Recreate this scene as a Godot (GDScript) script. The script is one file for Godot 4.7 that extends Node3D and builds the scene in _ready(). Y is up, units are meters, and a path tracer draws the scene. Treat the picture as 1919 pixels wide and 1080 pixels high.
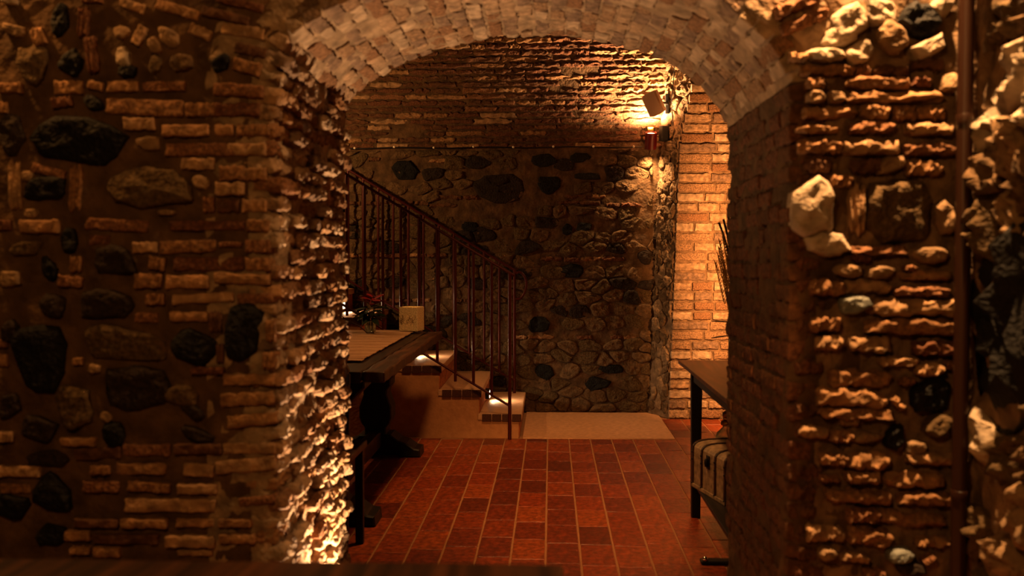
extends Node3D
# A brick and stone cellar seen through a low arch: near room, arch wall, back room with stairs.
# Distances into the picture run along -z; the eye stands at the origin, 1.28 m above the floor.

const NEAR := 2.52      # front face of the arch wall
const FAR := 3.40       # its back face
const BACK := 8.15      # back wall of the far room
const VAULT_Z := 5.775  # axis of the far room's barrel vault
const VAULT_R := 2.375
const SPRING := 2.16

var rng := RandomNumberGenerator.new()
var noise := FastNoiseLite.new()
var M := {}
var worn: Array = []      # brick meshes, lightly worn
var eroded: Array = []    # brick meshes, badly eroded
var tiles: Array = []
var names := {}
var arch := PackedVector2Array()
var arch_n := PackedVector2Array()
var arch_s := PackedFloat32Array()
var spring_left := 0.0
var spring_right := 0.0
var left_wall: Node3D
var right_wall: Node3D


func lin(r: float, g: float, b: float) -> Color:
	return Color(r, g, b).linear_to_srgb()


func _ready():
	rng.seed = 11
	# ---- camera, surroundings, exposure
	var cam := Camera3D.new()
	cam.name = "camera"
	add_child(cam)
	cam.position = Vector3(0, 1.28, 0)
	cam.rotation = Vector3(deg_to_rad(-1.811), deg_to_rad(2.225), 0)
	var attr := CameraAttributesPhysical.new()
	attr.frustum_focal_length = 60.5
	attr.frustum_focus_distance = 7.2
	attr.exposure_aperture = 5.2
	attr.frustum_near = 0.05
	attr.frustum_far = 60.0
	cam.attributes = attr
	cam.fov = 32.28
	cam.near = 0.05
	cam.far = 60.0
	cam.current = true
	var env := Environment.new()
	env.background_mode = Environment.BG_COLOR
	env.background_color = Color.BLACK
	env.tonemap_mode = Environment.TONE_MAPPER_LINEAR
	env.tonemap_exposure = 1.0
	env.sdfgi_enabled = true
	env.ssao_enabled = true
	env.ssil_enabled = true
	var we := WorldEnvironment.new()
	we.name = "surroundings"
	we.environment = env
	add_child(we)

	make_materials()
	make_meshes()
	make_arch()
	lamps()
	room_shell()
	arch_wall()
	far_room()
	floor_tiles()
	staircase()
	dining_table()
	console_group()
	small_things()
	near_table()


# ------------------------------------------------------------------ lamps
func omni(called: String, at: Vector3, c: Color, e: float, size := 0.04) -> OmniLight3D:
	var l := OmniLight3D.new()
	l.name = called
	l.position = at
	l.light_color = c
	l.light_energy = e
	l.light_size = size
	l.omni_range = 12.0
	l.omni_attenuation = 2.0
	l.shadow_enabled = true
	add_child(l)
	return l


func spot(called: String, at: Vector3, to: Vector3, c: Color, e: float, angle: float, soft := 1.0, size := 0.03) -> SpotLight3D:
	var l := SpotLight3D.new()
	l.name = called
	l.light_color = c
	l.light_energy = e
	l.light_size = size
	l.spot_range = 12.0
	l.spot_attenuation = 2.0
	l.spot_angle = angle
	l.spot_angle_attenuation = soft
	l.shadow_enabled = true
	add_child(l)
	l.position = at
	var up := Vector3.UP if absf((to - at).normalized().y) < 0.95 else Vector3.BACK
	l.basis = Basis.looking_at(to - at, up)
	return l


func lamps():
	var amber := lin(1.0, 0.42, 0.105)
	var warm := lin(1.0, 0.58, 0.27)
	var deep := lin(1.0, 0.40, 0.115)
	# unseen uplight at the foot of the left jamb, lights it from below
	var u := thing("unseen_floor_uplight", "unseen can uplight at the foot of the left arch jamb, placed to light it from below", "lamp", Vector3(-0.545, 0, -2.99))
	part("can", lathe([[0.0, 0.0], [0.037, 0.0], [0.04, 0.01], [0.04, 0.09], [0.037, 0.095], [0.034, 0.08], [0.0, 0.08]], 20), M.black_metal, u)
	part("lens", lathe([[0.0, 0.081], [0.033, 0.081], [0.033, 0.084], [0.0, 0.084]], 20), glow(warm, 6.0), u)
	spot("unseen_uplight_beam", Vector3(-0.545, 0.10, -2.99), Vector3(-0.84, 1.5, -2.97), lin(1.0, 0.57, 0.27), 5.6, 62.0)
	# unseen lamp above the near right corner, placed to rake down the stones
	lamp_can("unseen_corner_lamp", "unseen can lamp high in the corner right of the arch, placed to shine down the stones", Vector3(0.82, 3.06, -2.31), -1.0, warm)
	spot("unseen_corner_beam", Vector3(0.82, 2.98, -2.31), Vector3(0.86, 0.0, -2.42), lin(1.0, 0.50, 0.18), 20.0, 27.0, 0.5)
	omni("unseen_corner_spill", Vector3(0.82, 2.96, -2.31), lin(1.0, 0.50, 0.18), 2.2, 0.04)  # wider light of the unseen corner lamp, for the left arris and jamb
	# two unseen lamps: top left corner, and behind the viewer for the left wall
	lamp_can("unseen_left_lamp", "unseen can lamp high at the far left of the front wall, placed to light its top corner", Vector3(-1.62, 2.42, -2.41), -1.0, amber)
	spot("unseen_left_beam", Vector3(-1.62, 2.34, -2.41), Vector3(-1.3, 0.3, -2.43), amber, 1.0, 80.0)
	var b := thing("unseen_bulb", "unseen round bulb in the near room behind the viewer, placed to light the left wall", "lamp", Vector3(-0.5, 2.2, 0.1))
	part("bulb", ball(0.05, 14, 10), glow(amber, 3.0), b)
	part("cord", tube([Vector3(0, 0.04, 0), Vector3(0, 1.1, 0)], 0.004, 6), M.black_metal, b)
	omni("unseen_bulb_light", Vector3(-0.5, 2.2, 0.1), lin(1.0, 0.44, 0.115), 1.65, 0.05)
	# red sconce on the back wall, bright upwards, weak downwards
	var s := thing("wall_sconce", "dark red cylinder wall light under the speaker, lit top and bottom", "lamp", Vector3(0.80, 2.145, -8.065))
	s.rotation.x = deg_to_rad(20.0)
	part("body", lathe([[0.030, 0.012], [0.045, 0.0], [0.047, 0.004], [0.047, 0.130], [0.044, 0.134], [0.036, 0.120]], 28), M.red_metal, s)
	part("lamp_face", lathe([[0.0, 0.118], [0.038, 0.118], [0.038, 0.122], [0.0, 0.122]], 24), glow(warm, 8.0), s)
	part("lower_face", lathe([[0.0, 0.012], [0.032, 0.012], [0.032, 0.016], [0.0, 0.016]], 24), glow(warm, 2.0), s)
	part("back_plate", rbox(Vector3(0.05, 0.16, 0.02), 0.004), M.brass, s, Vector3(0.0, 0.085, -0.062))
	part("arm", rbox(Vector3(0.02, 0.03, 0.03), 0.003), M.red_metal, s, Vector3(0, 0.06, -0.052))
	spot("sconce_up", Vector3(0.80, 2.315, -8.02), Vector3(0.70, 3.0, -8.0), lin(1.0, 0.55, 0.24), 8.0, 85.0, 0.8)
	spot("sconce_down", Vector3(0.80, 2.12, -8.06), Vector3(0.82, 0.0, -8.08), lin(1.0, 0.52, 0.2), 1.6, 60.0)
	# unseen lamp in the side room, placed to light the brick pier
	var a := thing("unseen_pier_lamp", "unseen lamp in the side room placed to light the brick pier, with an added screen that keeps it off the back wall", "lamp", Vector3(1.45, 0, -6.6))
	part("base", lathe([[0, 0], [0.13, 0], [0.13, 0.015], [0.02, 0.03], [0, 0.03]], 20), M.black_metal, a)
	part("pole", tube([Vector3(0, 0.02, 0), Vector3(0, 1.22, 0)], 0.012, 10), M.black_metal, a)
	part("bulb", ball(0.06, 14, 10), glow(deep, 3.0), a, Vector3(0, 1.28, 0))
	var arc := PackedVector2Array()
	var arc_in := PackedVector2Array()
	for k in 25:
		var w0 := deg_to_rad(-90.0 - 19.5 - 210.0 * k / 24.0)
		arc.append(Vector2(cos(w0), sin(w0)) * 0.16)
		arc_in.append(Vector2(cos(w0), sin(w0)) * 0.156)
	arc_in.reverse()
	arc.append_array(arc_in)
	part("added_light_screen", extrude(arc, -0.4, 0.4), M.black_metal, a, Vector3(0, 1.28, 0), Vector3(PI / 2, 0, 0))  # curved screen added to keep this lamp off the back wall
	omni("unseen_pier_light", Vector3(1.45, 1.28, -6.6), deep, 10.0, 0.03)
	# unseen lamp left of the stairs, placed to light the back wall
	var w := thing("unseen_stair_lamp", "unseen small lamp at the far left of the back room, placed to light the back wall", "lamp", Vector3(-2.30, 2.15, -6.9))
	part("bulb", ball(0.05, 14, 10), glow(amber, 2.0), w)
	part("wall_arm", rbox(Vector3(0.84, 0.05, 0.03), 0.01), M.black_metal, w, Vector3(-0.48, 0, 0))
	omni("unseen_stair_light", Vector3(-2.30, 2.15, -6.9), lin(1.0, 0.50, 0.17), 2.0, 0.05)
	# unseen hanging lamp above the arch, placed to light the floor and table
	var h := thing("unseen_pendant", "unseen pendant in the back room above the arch, placed to light the floor and table", "lamp", Vector3(-0.22, 2.75, -5.0))
	part("shade", lathe([[0.03, 0.10], [0.14, -0.03], [0.137, -0.032], [0.028, 0.095]], 24), M.black_metal, h)
	part("bulb", ball(0.028, 14, 10), glow(amber, 3.0), h, Vector3(0, 0.03, 0))
	part("cord", tube([Vector3(0, 0.095, 0), Vector3(0, 1.55, 0)], 0.004, 6), M.black_metal, h)
	spot("unseen_pendant_beam", Vector3(-0.22, 2.70, -5.0), Vector3(0.0, 0.0, -5.5), lin(1.0, 0.43, 0.125), 5.6, 55.0, 1.0, 0.12)


	# unseen spot behind the viewer, placed to light the floor through the arch
	var c := thing("unseen_spot", "unseen small spot behind the viewer, placed to light the floor through the arch", "lamp", Vector3(0.40, 2.30, 0.35))
	part("can", lathe([[0.0, 0.10], [0.04, 0.10], [0.045, 0.09], [0.045, 0.0], [0.04, 0.0], [0.04, 0.06], [0.0, 0.06]], 20), M.black_metal, c)
	part("lens", lathe([[0.0, 0.05], [0.039, 0.05], [0.039, 0.054], [0.0, 0.054]], 20), glow(amber, 4.0), c)
	part("stem", tube([Vector3(0, 0.1, 0), Vector3(0, 1.0, 0)], 0.01, 8), M.black_metal, c)
	spot("unseen_floor_beam", Vector3(0.40, 2.27, 0.30), Vector3(0.05, 0.0, -5.2), lin(1.0, 0.42, 0.12), 36.0, 8.2, 1.0, 0.04)


func lamp_can(called: String, label: String, at: Vector3, way: float, c: Color):
	var u := thing(called, label, "lamp", at)
	part("can", lathe([[0.0, 0.07], [0.045, 0.07], [0.05, 0.06], [0.05, -0.05], [0.046, -0.055], [0.042, -0.04], [0.0, -0.04]], 20), M.black_metal, u)
	part("lens", lathe([[0.0, -0.047], [0.041, -0.047], [0.041, -0.043], [0.0, -0.043]], 20), glow(c, 4.0), u)
	part("bracket", rbox(Vector3(0.03, 0.03, 0.20), 0.003), M.black_metal, u, Vector3(0, 0.03, -0.12))


# ------------------------------------------------------------------ nodes
func numbered(called: String) -> String:
	var k: int = names.get(called, 0)
	names[called] = k + 1
	return called if k == 0 else "%s_%03d" % [called, k]


func thing(called: String, label: String, category: String, at := Vector3.ZERO, turn := 0.0, group := "") -> Node3D:
	var o := Node3D.new()
	o.name = numbered(called)
	add_child(o)
	o.position = at
	o.rotation.y = turn
	o.set_meta("label", label)
	o.set_meta("category", category)
	if group:
		o.set_meta("group", group)
	return o


func struct(called: String, label: String) -> Node3D:
	var o := Node3D.new()
	o.name = numbered(called)
	add_child(o)
	o.set_meta("label", label)
	o.set_meta("kind", "structure")
	return o


func part(called: String, mesh: Mesh, mat: Material, parent: Node3D, at := Vector3.ZERO, turn := Vector3.ZERO) -> MeshInstance3D:
	var o := MeshInstance3D.new()
	var key := "%d/%s" % [parent.get_instance_id(), called]
	var k: int = names.get(key, 0)
	names[key] = k + 1
	o.name = called if k == 0 else "%s_%03d" % [called, k]
	o.mesh = mesh
	o.material_override = mat
	parent.add_child(o, true)
	o.position = at
	o.rotation = turn
	return o


func piece(called: String, mesh: Mesh, mat: Material, parent: Node3D, b: Basis, at: Vector3, s: Vector3) -> MeshInstance3D:
	var o := part(called, mesh, mat, parent)
	o.transform = Transform3D(b * Basis.from_scale(s), at)
	return o


# ------------------------------------------------------------------ materials
func grain(freq: float, lo: float, hi: float, sd: int, octaves := 5, normal := false) -> NoiseTexture2D:
	var t := NoiseTexture2D.new()
	t.width = 512
	t.height = 512
	t.seamless = true
	var n := FastNoiseLite.new()
	n.seed = sd
	n.frequency = freq
	n.fractal_octaves = octaves
	n.noise_type = FastNoiseLite.TYPE_SIMPLEX_SMOOTH
	t.noise = n
	if not normal:
		var g := Gradient.new()
		g.set_color(0, Color(lo, lo, lo))
		g.set_color(1, Color(hi, hi, hi))
		t.color_ramp = g
	return t


func mat(c: Color, rough: float, tex: Texture2D = null, scale := 2.5, bump: Texture2D = null, bump_cm := 0.0) -> StandardMaterial3D:
	var m := StandardMaterial3D.new()
	m.albedo_color = c
	m.roughness = rough
	m.metallic_specular = 0.35
	if tex:
		m.albedo_texture = tex
	if bump:
		m.heightmap_enabled = true
		m.heightmap_texture = bump
		m.heightmap_scale = bump_cm
	if tex or bump:
		m.uv1_triplanar = true
		m.uv1_world_triplanar = true
		m.uv1_scale = Vector3(scale, scale, scale)
	return m


func glow(c: Color, e: float) -> StandardMaterial3D:
	var m := StandardMaterial3D.new()
	m.albedo_color = Color(0.9, 0.85, 0.8)
	m.emission_enabled = true
	m.emission = c
	m.emission_energy_multiplier = e
	return m


func make_materials():
	var stain := grain(0.012, 0.5, 1.0, 3)
	var fine := grain(0.05, 0.45, 1.0, 5, 4)
	var rough := grain(0.035, 0.0, 1.0, 9, 5)
	var streak := wood_grain(1)
	var soft := grain(0.02, 0.86, 1.0, 13)
	M.bricks = [mat(Color(0.68, 0.51, 0.35), 0.9, stain, 3.1, rough, 0.5), mat(Color(0.62, 0.45, 0.30), 0.9, fine, 2.3, rough, 0.5),
		mat(Color(0.72, 0.57, 0.42), 0.9, stain, 2.1, rough, 0.5), mat(Color(0.58, 0.40, 0.27), 0.9, fine, 3.3, rough, 0.5)]
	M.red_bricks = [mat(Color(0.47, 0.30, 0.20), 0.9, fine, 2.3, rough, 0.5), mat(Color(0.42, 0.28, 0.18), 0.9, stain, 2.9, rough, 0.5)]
	M.pale_bricks = [mat(Color(0.70, 0.58, 0.46), 0.92, stain, 3.1, rough, 0.5), mat(Color(0.64, 0.51, 0.39), 0.92, fine, 2.3, rough, 0.5),
		mat(Color(0.74, 0.64, 0.53), 0.92, stain, 2.4, rough, 0.5), mat(Color(0.59, 0.44, 0.32), 0.92, fine, 3.0, rough, 0.5), mat(Color(0.56, 0.46, 0.38), 0.92, stain, 3.6, rough, 0.5)]
	M.tan_stone = mat(Color(0.62, 0.50, 0.37), 0.92, stain, 3.0, rough, 0.7)
	M.pale_stone = mat(Color(0.78, 0.70, 0.60), 0.92, stain, 2.4, rough, 0.7)
	M.grey_stone = mat(Color(0.56, 0.58, 0.56), 0.85, stain, 3.4, rough, 0.7)
	M.olive_stone = mat(Color(0.40, 0.315, 0.20), 0.92, fine, 2.4, rough, 0.8)
	M.wall_stone = mat(Color(0.44, 0.34, 0.23), 0.93, stain, 2.7, rough, 0.8)
	M.dark_stone = mat(Color(0.20, 0.15, 0.11), 0.9, fine, 2.8, rough, 0.9)
	M.black_stone = mat(Color(0.042, 0.036, 0.03), 0.8, fine, 3.2, rough, 0.8)
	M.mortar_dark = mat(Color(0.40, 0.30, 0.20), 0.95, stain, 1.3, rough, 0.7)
	M.mortar = mat(Color(0.55, 0.44, 0.33), 0.95, stain, 1.7, rough, 0.8)
	M.mortar_pale = mat(Color(0.66, 0.56, 0.45), 0.95, stain, 1.9, rough, 0.7)
	M.plaster = mat(Color(0.66, 0.47, 0.32), 0.95, soft, 1.3, fine, 0.3)
	M.grout = mat(Color(0.55, 0.38, 0.25), 0.9, soft, 3.0)
	M.tiles = []
	for c in [Color(0.60, 0.26, 0.11), Color(0.55, 0.225, 0.095), Color(0.63, 0.29, 0.125), Color(0.49, 0.19, 0.085), Color(0.59, 0.24, 0.10), Color(0.43, 0.17, 0.08)]:
		var m := mat(c, 0.36, stain, 3.7, rough, 0.16)
		m.metallic_specular = 0.45
		M.tiles.append(m)
	M.landing = mat(Color(0.72, 0.54, 0.39), 0.6, grain(0.03, 0.8, 1.0, 31), 1.3, rough, 0.12)
	M.tread = mat(Color(0.70, 0.54, 0.41), 0.45, soft, 2.6, rough, 0.15)
	M.tread_edge = mat(Color(0.33, 0.18, 0.11), 0.7, fine, 4.0)
	M.riser = mat(Color(0.74, 0.42, 0.23), 0.8, stain, 2.6)
	M.iron = mat(Color(0.24, 0.065, 0.045), 0.36)
	M.iron.metallic = 0.3
	M.black_metal = mat(Color(0.045, 0.04, 0.04), 0.5)
	M.red_metal = mat(Color(0.30, 0.05, 0.04), 0.4)
	M.brass = mat(Color(0.6, 0.42, 0.16), 0.4)
	M.brass.metallic = 0.8
	M.dark_wood = mat(Color(0.20, 0.115, 0.06), 0.42, streak, 1.1, streak, 0.1)
	M.black_wood = mat(Color(0.12, 0.08, 0.05), 0.5, streak, 1.1)
	M.table_wood = mat(Color(0.30, 0.17, 0.085), 0.45, streak, 0.9, streak, 0.08)
	M.console_wood = mat(Color(0.36, 0.20, 0.11), 0.4, streak, 0.9)
	M.runner = [mat(Color(0.62, 0.49, 0.38), 0.3, soft, 3.0), mat(Color(0.57, 0.44, 0.33), 0.3, soft, 2.2)]
	M.trunk = mat(Color(0.66, 0.56, 0.44), 0.55, stain, 4.0, rough, 0.08)
	M.leather = mat(Color(0.26, 0.15, 0.085), 0.5, fine, 5.0)
	M.speaker = mat(Color(0.78, 0.66, 0.56), 0.7)
	M.leaf = mat(Color(0.05, 0.10, 0.035), 0.5)
	M.leaf.backlight_enabled = true
	M.leaf.backlight = Color(0.03, 0.05, 0.01)
	M.red_leaf = mat(Color(0.42, 0.02, 0.03), 0.5)
	M.red_leaf.backlight_enabled = true
	M.red_leaf.backlight = Color(0.15, 0.01, 0.01)
	M.straw = mat(Color(0.62, 0.47, 0.20), 0.8)
	M.twig = mat(Color(0.12, 0.06, 0.04), 0.8)
	M.onyx = mat(Color(0.88, 0.80, 0.62), 0.4, grain(0.02, 0.55, 1.0, 21), 9.0)
	M.onyx.backlight_enabled = true
	M.onyx.backlight = Color(0.5, 0.42, 0.26)
	M.ink = mat(Color(0.30, 0.20, 0.09), 0.7)
	M.wax = mat(Color(0.85, 0.78, 0.65), 0.5)
	var gl := StandardMaterial3D.new()
	gl.albedo_color = Color(0.85, 0.9, 0.85, 0.08)
	gl.transparency = BaseMaterial3D.TRANSPARENCY_ALPHA
	gl.refraction_enabled = true
	gl.refraction_scale = 0.05
	gl.roughness = 0.03
	M.glass = gl
	M.chrome = mat(Color(0.8, 0.75, 0.7), 0.15)
	M.chrome.metallic = 1.0
	M.white = mat(Color(0.85, 0.82, 0.75), 0.5)
	M.pipe = mat(Color(0.17, 0.09, 0.045), 0.38)


func wood_grain(sd: int) -> ImageTexture:
	var n := FastNoiseLite.new()
	n.seed = sd
	n.frequency = 0.02
	n.fractal_octaves = 4
	var im := Image.create(256, 256, false, Image.FORMAT_RGB8)
	for y in 256:
		for x in 256:
			# stretched noise on a torus, so that it repeats without seams; the grain runs along v
			var a := TAU * x / 256.0
			var b := TAU * y / 256.0
			var v := n.get_noise_3d(cos(a) * 220.0 + cos(b) * 14.0, sin(a) * 220.0 + sin(b) * 14.0, cos(b) * 9.0)
			var g := clampf(0.72 + v * 0.62, 0.3, 1.0)
			im.set_pixel(x, y, Color(g, g, g))
	return ImageTexture.create_from_image(im)


# ------------------------------------------------------------------ mesh building
class Shape:
	var v := PackedVector3Array()
	var idx := PackedInt32Array()
	var seen := {}
	var weld := true

	func vert(p: Vector3) -> int:
		if weld:
			var k := Vector3i((p * 20000.0).round())
			if seen.has(k):
				return seen[k]
			seen[k] = v.size()
		v.append(p)
		return v.size() - 1

	func tri(a: Vector3, b: Vector3, c: Vector3):   # counter-clockwise seen from outside
		idx.append_array([vert(a), vert(c), vert(b)])

	func quad(a: Vector3, b: Vector3, c: Vector3, d: Vector3):
		tri(a, b, c)
		tri(a, c, d)

	func mesh() -> ArrayMesh:
		var n := PackedVector3Array()
		n.resize(v.size())
		for i in range(0, idx.size(), 3):
			var f := (v[idx[i + 2]] - v[idx[i]]).cross(v[idx[i + 1]] - v[idx[i]])
			for k in 3:
				n[idx[i + k]] += f
		for i in n.size():
			n[i] = n[i].normalized() if n[i].length_squared() > 1e-20 else Vector3.UP
		var a := []
		a.resize(Mesh.ARRAY_MAX)
		a[Mesh.ARRAY_VERTEX] = v
		a[Mesh.ARRAY_NORMAL] = n
		a[Mesh.ARRAY_INDEX] = idx
		var m := ArrayMesh.new()
		m.add_surface_from_arrays(Mesh.PRIMITIVE_TRIANGLES, a)
		return m


func steps(h: float, r: float, n: int) -> PackedFloat32Array:
	var a := PackedFloat32Array([-h])
	for i in n + 1:
		a.append(lerpf(-h + r, h - r, float(i) / n))
	a.append(h)
	return a


# a box with bevelled edges; sub cuts its faces up, amp roughens them, chips knocks planes off it
func rbox(size: Vector3, r: float, sub := Vector3i(1, 1, 1), amp := 0.0, freq := 20.0, sd := 0, chips := 0, chip_depth := 0.1, back := true) -> ArrayMesh:
	var s := Shape.new()
	var h := size / 2.0
	r = minf(r, minf(h.x, minf(h.y, h.z)) * 0.98)
	var inner := h - Vector3(r, r, r)
	var rg := RandomNumberGenerator.new()
	rg.seed = 1000 + sd
	var cuts := []
	for i in chips:
		var n := Vector3(rg.randf_range(-1, 1), rg.randf_range(-1, 1), rg.randf_range(0.1, 1.0))
		n = (n / size).normalized()
		cuts.append([n, (absf(n.x) * h.x + absf(n.y) * h.y + absf(n.z) * h.z) * (1.0 - rg.randf_range(0.02, chip_depth))])
	var off := Vector3(sd * 3.17, sd * 1.71, sd * 2.39)
	var shape := func(p: Vector3) -> Vector3:
		var q := p.clamp(-inner, inner)
		var d := p - q
		if d.length() > 1e-7:
			p = q + d.normalized() * r
		for c in cuts:
			var n: Vector3 = c[0]
			var over: float = p.dot(n) - c[1]
			if over > 0.0:
				p -= n * over
		if amp > 0.0:
			var w := p * freq + off
			var nv := Vector3(noise.get_noise_3d(w.x, w.y, w.z), noise.get_noise_3d(w.x + 91.0, w.y, w.z), noise.get_noise_3d(w.x, w.y + 57.0, w.z))
			p += nv * amp * 2.0
		return p
	var sx := steps(h.x, r, sub.x)
	var sy := steps(h.y, r, sub.y)
	var sz := steps(h.z, r, sub.z)
	for f in [[sx, sy, 2, 1], [sx, sy, 2, -1], [sy, sz, 0, 1], [sy, sz, 0, -1], [sz, sx, 1, 1], [sz, sx, 1, -1]]:
		if f[2] == 2 and f[3] == -1 and not back:
			continue
		var ua: PackedFloat32Array = f[0]
		var va: PackedFloat32Array = f[1]
		var ax: int = f[2]
		var sg: float = f[3]
		for i in ua.size() - 1:
			for j in va.size() - 1:
				var c := []
				for k in [[0, 0], [1, 0], [1, 1], [0, 1]]:
					var a: float = ua[i + k[0]]
					var b: float = va[j + k[1]]
					var p := Vector3(a, b, sg * h.z) if ax == 2 else Vector3(sg * h.x, a, b) if ax == 0 else Vector3(b, sg * h.y, a)
					c.append((shape as Callable).call(p))
				if sg > 0:
					s.quad(c[0], c[1], c[2], c[3])
				else:
					s.quad(c[0], c[3], c[2], c[1])
	return s.mesh()


func lathe(profile: Array, sides: int) -> ArrayMesh:
	var s := Shape.new()
	for i in profile.size() - 1:
		var a: Array = profile[i]
		var b: Array = profile[i + 1]
		for k in sides:
			var t := TAU * k / sides
			var u := TAU * (k + 1) / sides
			var p := Vector3(a[0] * cos(t), a[1], a[0] * sin(t))
			var q := Vector3(a[0] * cos(u), a[1], a[0] * sin(u))
			var p2 := Vector3(b[0] * cos(t), b[1], b[0] * sin(t))
			var q2 := Vector3(b[0] * cos(u), b[1], b[0] * sin(u))
			if a[0] > 0.00001:
				s.tri(p, p2, q)
			if b[0] > 0.00001:
				s.tri(q, p2, q2)
	return s.mesh()


func ball(r: float, sides: int, rows: int) -> ArrayMesh:
	var p := []
	for i in rows + 1:
		var a := -PI / 2 + PI * i / rows
		p.append([maxf(0.0, cos(a)) * r, sin(a) * r])
	return lathe(p, sides)


func tube(pts: Array, r: float, sides: int, r_end := -1.0) -> ArrayMesh:
	var s := Shape.new()
	add_tube(s, pts, r, sides, r_end)
	return s.mesh()


func add_tube(s: Shape, pts: Array, r: float, sides: int, r_end := -1.0):
	var rings := []
	var up := Vector3.UP
	for i in pts.size():
		var d: Vector3 = (pts[mini(i + 1, pts.size() - 1)] - pts[maxi(i - 1, 0)]).normalized()
		if absf(d.dot(up)) > 0.98:
			up = Vector3.RIGHT
		var x := up.cross(d).normalized()
		var y := d.cross(x)
		up = y
		var rr := r if r_end < 0.0 else lerpf(r, r_end, float(i) / (pts.size() - 1))
		var ring := []
		for k in sides:
			var t := TAU * k / sides
			ring.append(pts[i] + (x * cos(t) + y * sin(t)) * rr)
		rings.append(ring)
	for i in rings.size() - 1:
		for k in sides:
			var l := (k + 1) % sides
			s.quad(rings[i][k], rings[i][l], rings[i + 1][l], rings[i + 1][k])
	for k in range(1, sides - 1):
		s.tri(rings[0][0], rings[0][k + 1], rings[0][k])
		s.tri(rings[-1][0], rings[-1][k], rings[-1][k + 1])


# a flat outline (x, y) given thickness along z, hard edges softened by a small chamfer
func extrude(poly: PackedVector2Array, z0: float, z1: float, bevel := 0.0) -> ArrayMesh:
	var s := Shape.new()
	s.weld = false
	if not Geometry2D.is_polygon_clockwise(poly):
		poly = poly.duplicate()
	else:
		poly.reverse()
	var inner := poly
	if bevel > 0.0:
		inner = inset(poly, bevel)
	var t := Geometry2D.triangulate_polygon(inner)
	for i in range(0, t.size(), 3):
		var a := inner[t[i]]
		var b := inner[t[i + 1]]
		var c := inner[t[i + 2]]
		if (b - a).cross(c - a) < 0.0:
			var w := b
			b = c
			c = w
		s.tri(Vector3(a.x, a.y, z1), Vector3(b.x, b.y, z1), Vector3(c.x, c.y, z1))
		s.tri(Vector3(a.x, a.y, z0), Vector3(c.x, c.y, z0), Vector3(b.x, b.y, z0))
	for i in poly.size():
		var j := (i + 1) % poly.size()
		var a := poly[i]
		var b := poly[j]
		var p := inner[i]
		var q := inner[j]
		s.quad(Vector3(a.x, a.y, z0 + bevel), Vector3(b.x, b.y, z0 + bevel), Vector3(b.x, b.y, z1 - bevel), Vector3(a.x, a.y, z1 - bevel))
		if bevel > 0.0:
			s.quad(Vector3(a.x, a.y, z1 - bevel), Vector3(b.x, b.y, z1 - bevel), Vector3(q.x, q.y, z1), Vector3(p.x, p.y, z1))
			s.quad(Vector3(p.x, p.y, z0), Vector3(q.x, q.y, z0), Vector3(b.x, b.y, z0 + bevel), Vector3(a.x, a.y, z0 + bevel))
	return s.mesh()


func inset(poly: PackedVector2Array, d: float) -> PackedVector2Array:
	var out := PackedVector2Array()
	for i in poly.size():
		var a := poly[(i + poly.size() - 1) % poly.size()]
		var b := poly[i]
		var c := poly[(i + 1) % poly.size()]
		var n1 := Vector2(-(b - a).y, (b - a).x).normalized()
		var n2 := Vector2(-(c - b).y, (c - b).x).normalized()
		var m := (n1 + n2).normalized()
		out.append(b + m * d / maxf(0.4, m.dot(n1)))
	return out


# a surface from a function of (u, v) in 0..1, roughened by noise along its normal; u to the right and v up, seen from its front
func sheet(nu: int, nv: int, at: Callable, amp: float, freq: float) -> ArrayMesh:
	var p := []
	for j in nv + 1:
		var row := []
		for i in nu + 1:
			row.append((at as Callable).call(float(i) / nu, float(j) / nv))
		p.append(row)
	var q := []
	for j in nv + 1:
		var row := []
		for i in nu + 1:
			var du: Vector3 = p[j][mini(i + 1, nu)] - p[j][maxi(i - 1, 0)]
			var dv: Vector3 = p[mini(j + 1, nv)][i] - p[maxi(j - 1, 0)][i]
			var n := du.cross(dv).normalized()
			var w: Vector3 = p[j][i]
			var k := noise.get_noise_3d(w.x * freq, w.y * freq, w.z * freq) + 0.5 * noise.get_noise_3d(w.x * freq * 2.7, w.y * freq * 2.7, w.z * freq * 2.7 + 40.0)
			row.append(w + n * k * amp)
		q.append(row)
	var s := Shape.new()
	for j in nv:
		for i in nu:
			s.quad(q[j][i], q[j][i + 1], q[j + 1][i + 1], q[j + 1][i])
	return s.mesh()


func make_meshes():
	noise.seed = 5
	noise.frequency = 1.0
	noise.noise_type = FastNoiseLite.TYPE_SIMPLEX_SMOOTH
	noise.fractal_type = FastNoiseLite.FRACTAL_NONE
	for k in 12:
		worn.append(rbox(Vector3(0.20, 0.045, 0.06), 0.006, Vector3i(12, 3, 2), 0.0022, 26.0, k, 5, 0.10, false))
	for k in 14:
		eroded.append(rbox(Vector3(0.18, 0.045, 0.08), 0.011, Vector3i(12, 4, 4), 0.0052, 30.0, 40 + k, 8, 0.22, false))
	for k in 5:
		tiles.append(rbox(Vector3(0.140, 0.02, 0.293), 0.003, Vector3i(4, 1, 8), 0.0006, 9.0, 120 + k))


func pick(a: Array):
	return a[rng.randi() % a.size()]


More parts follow.
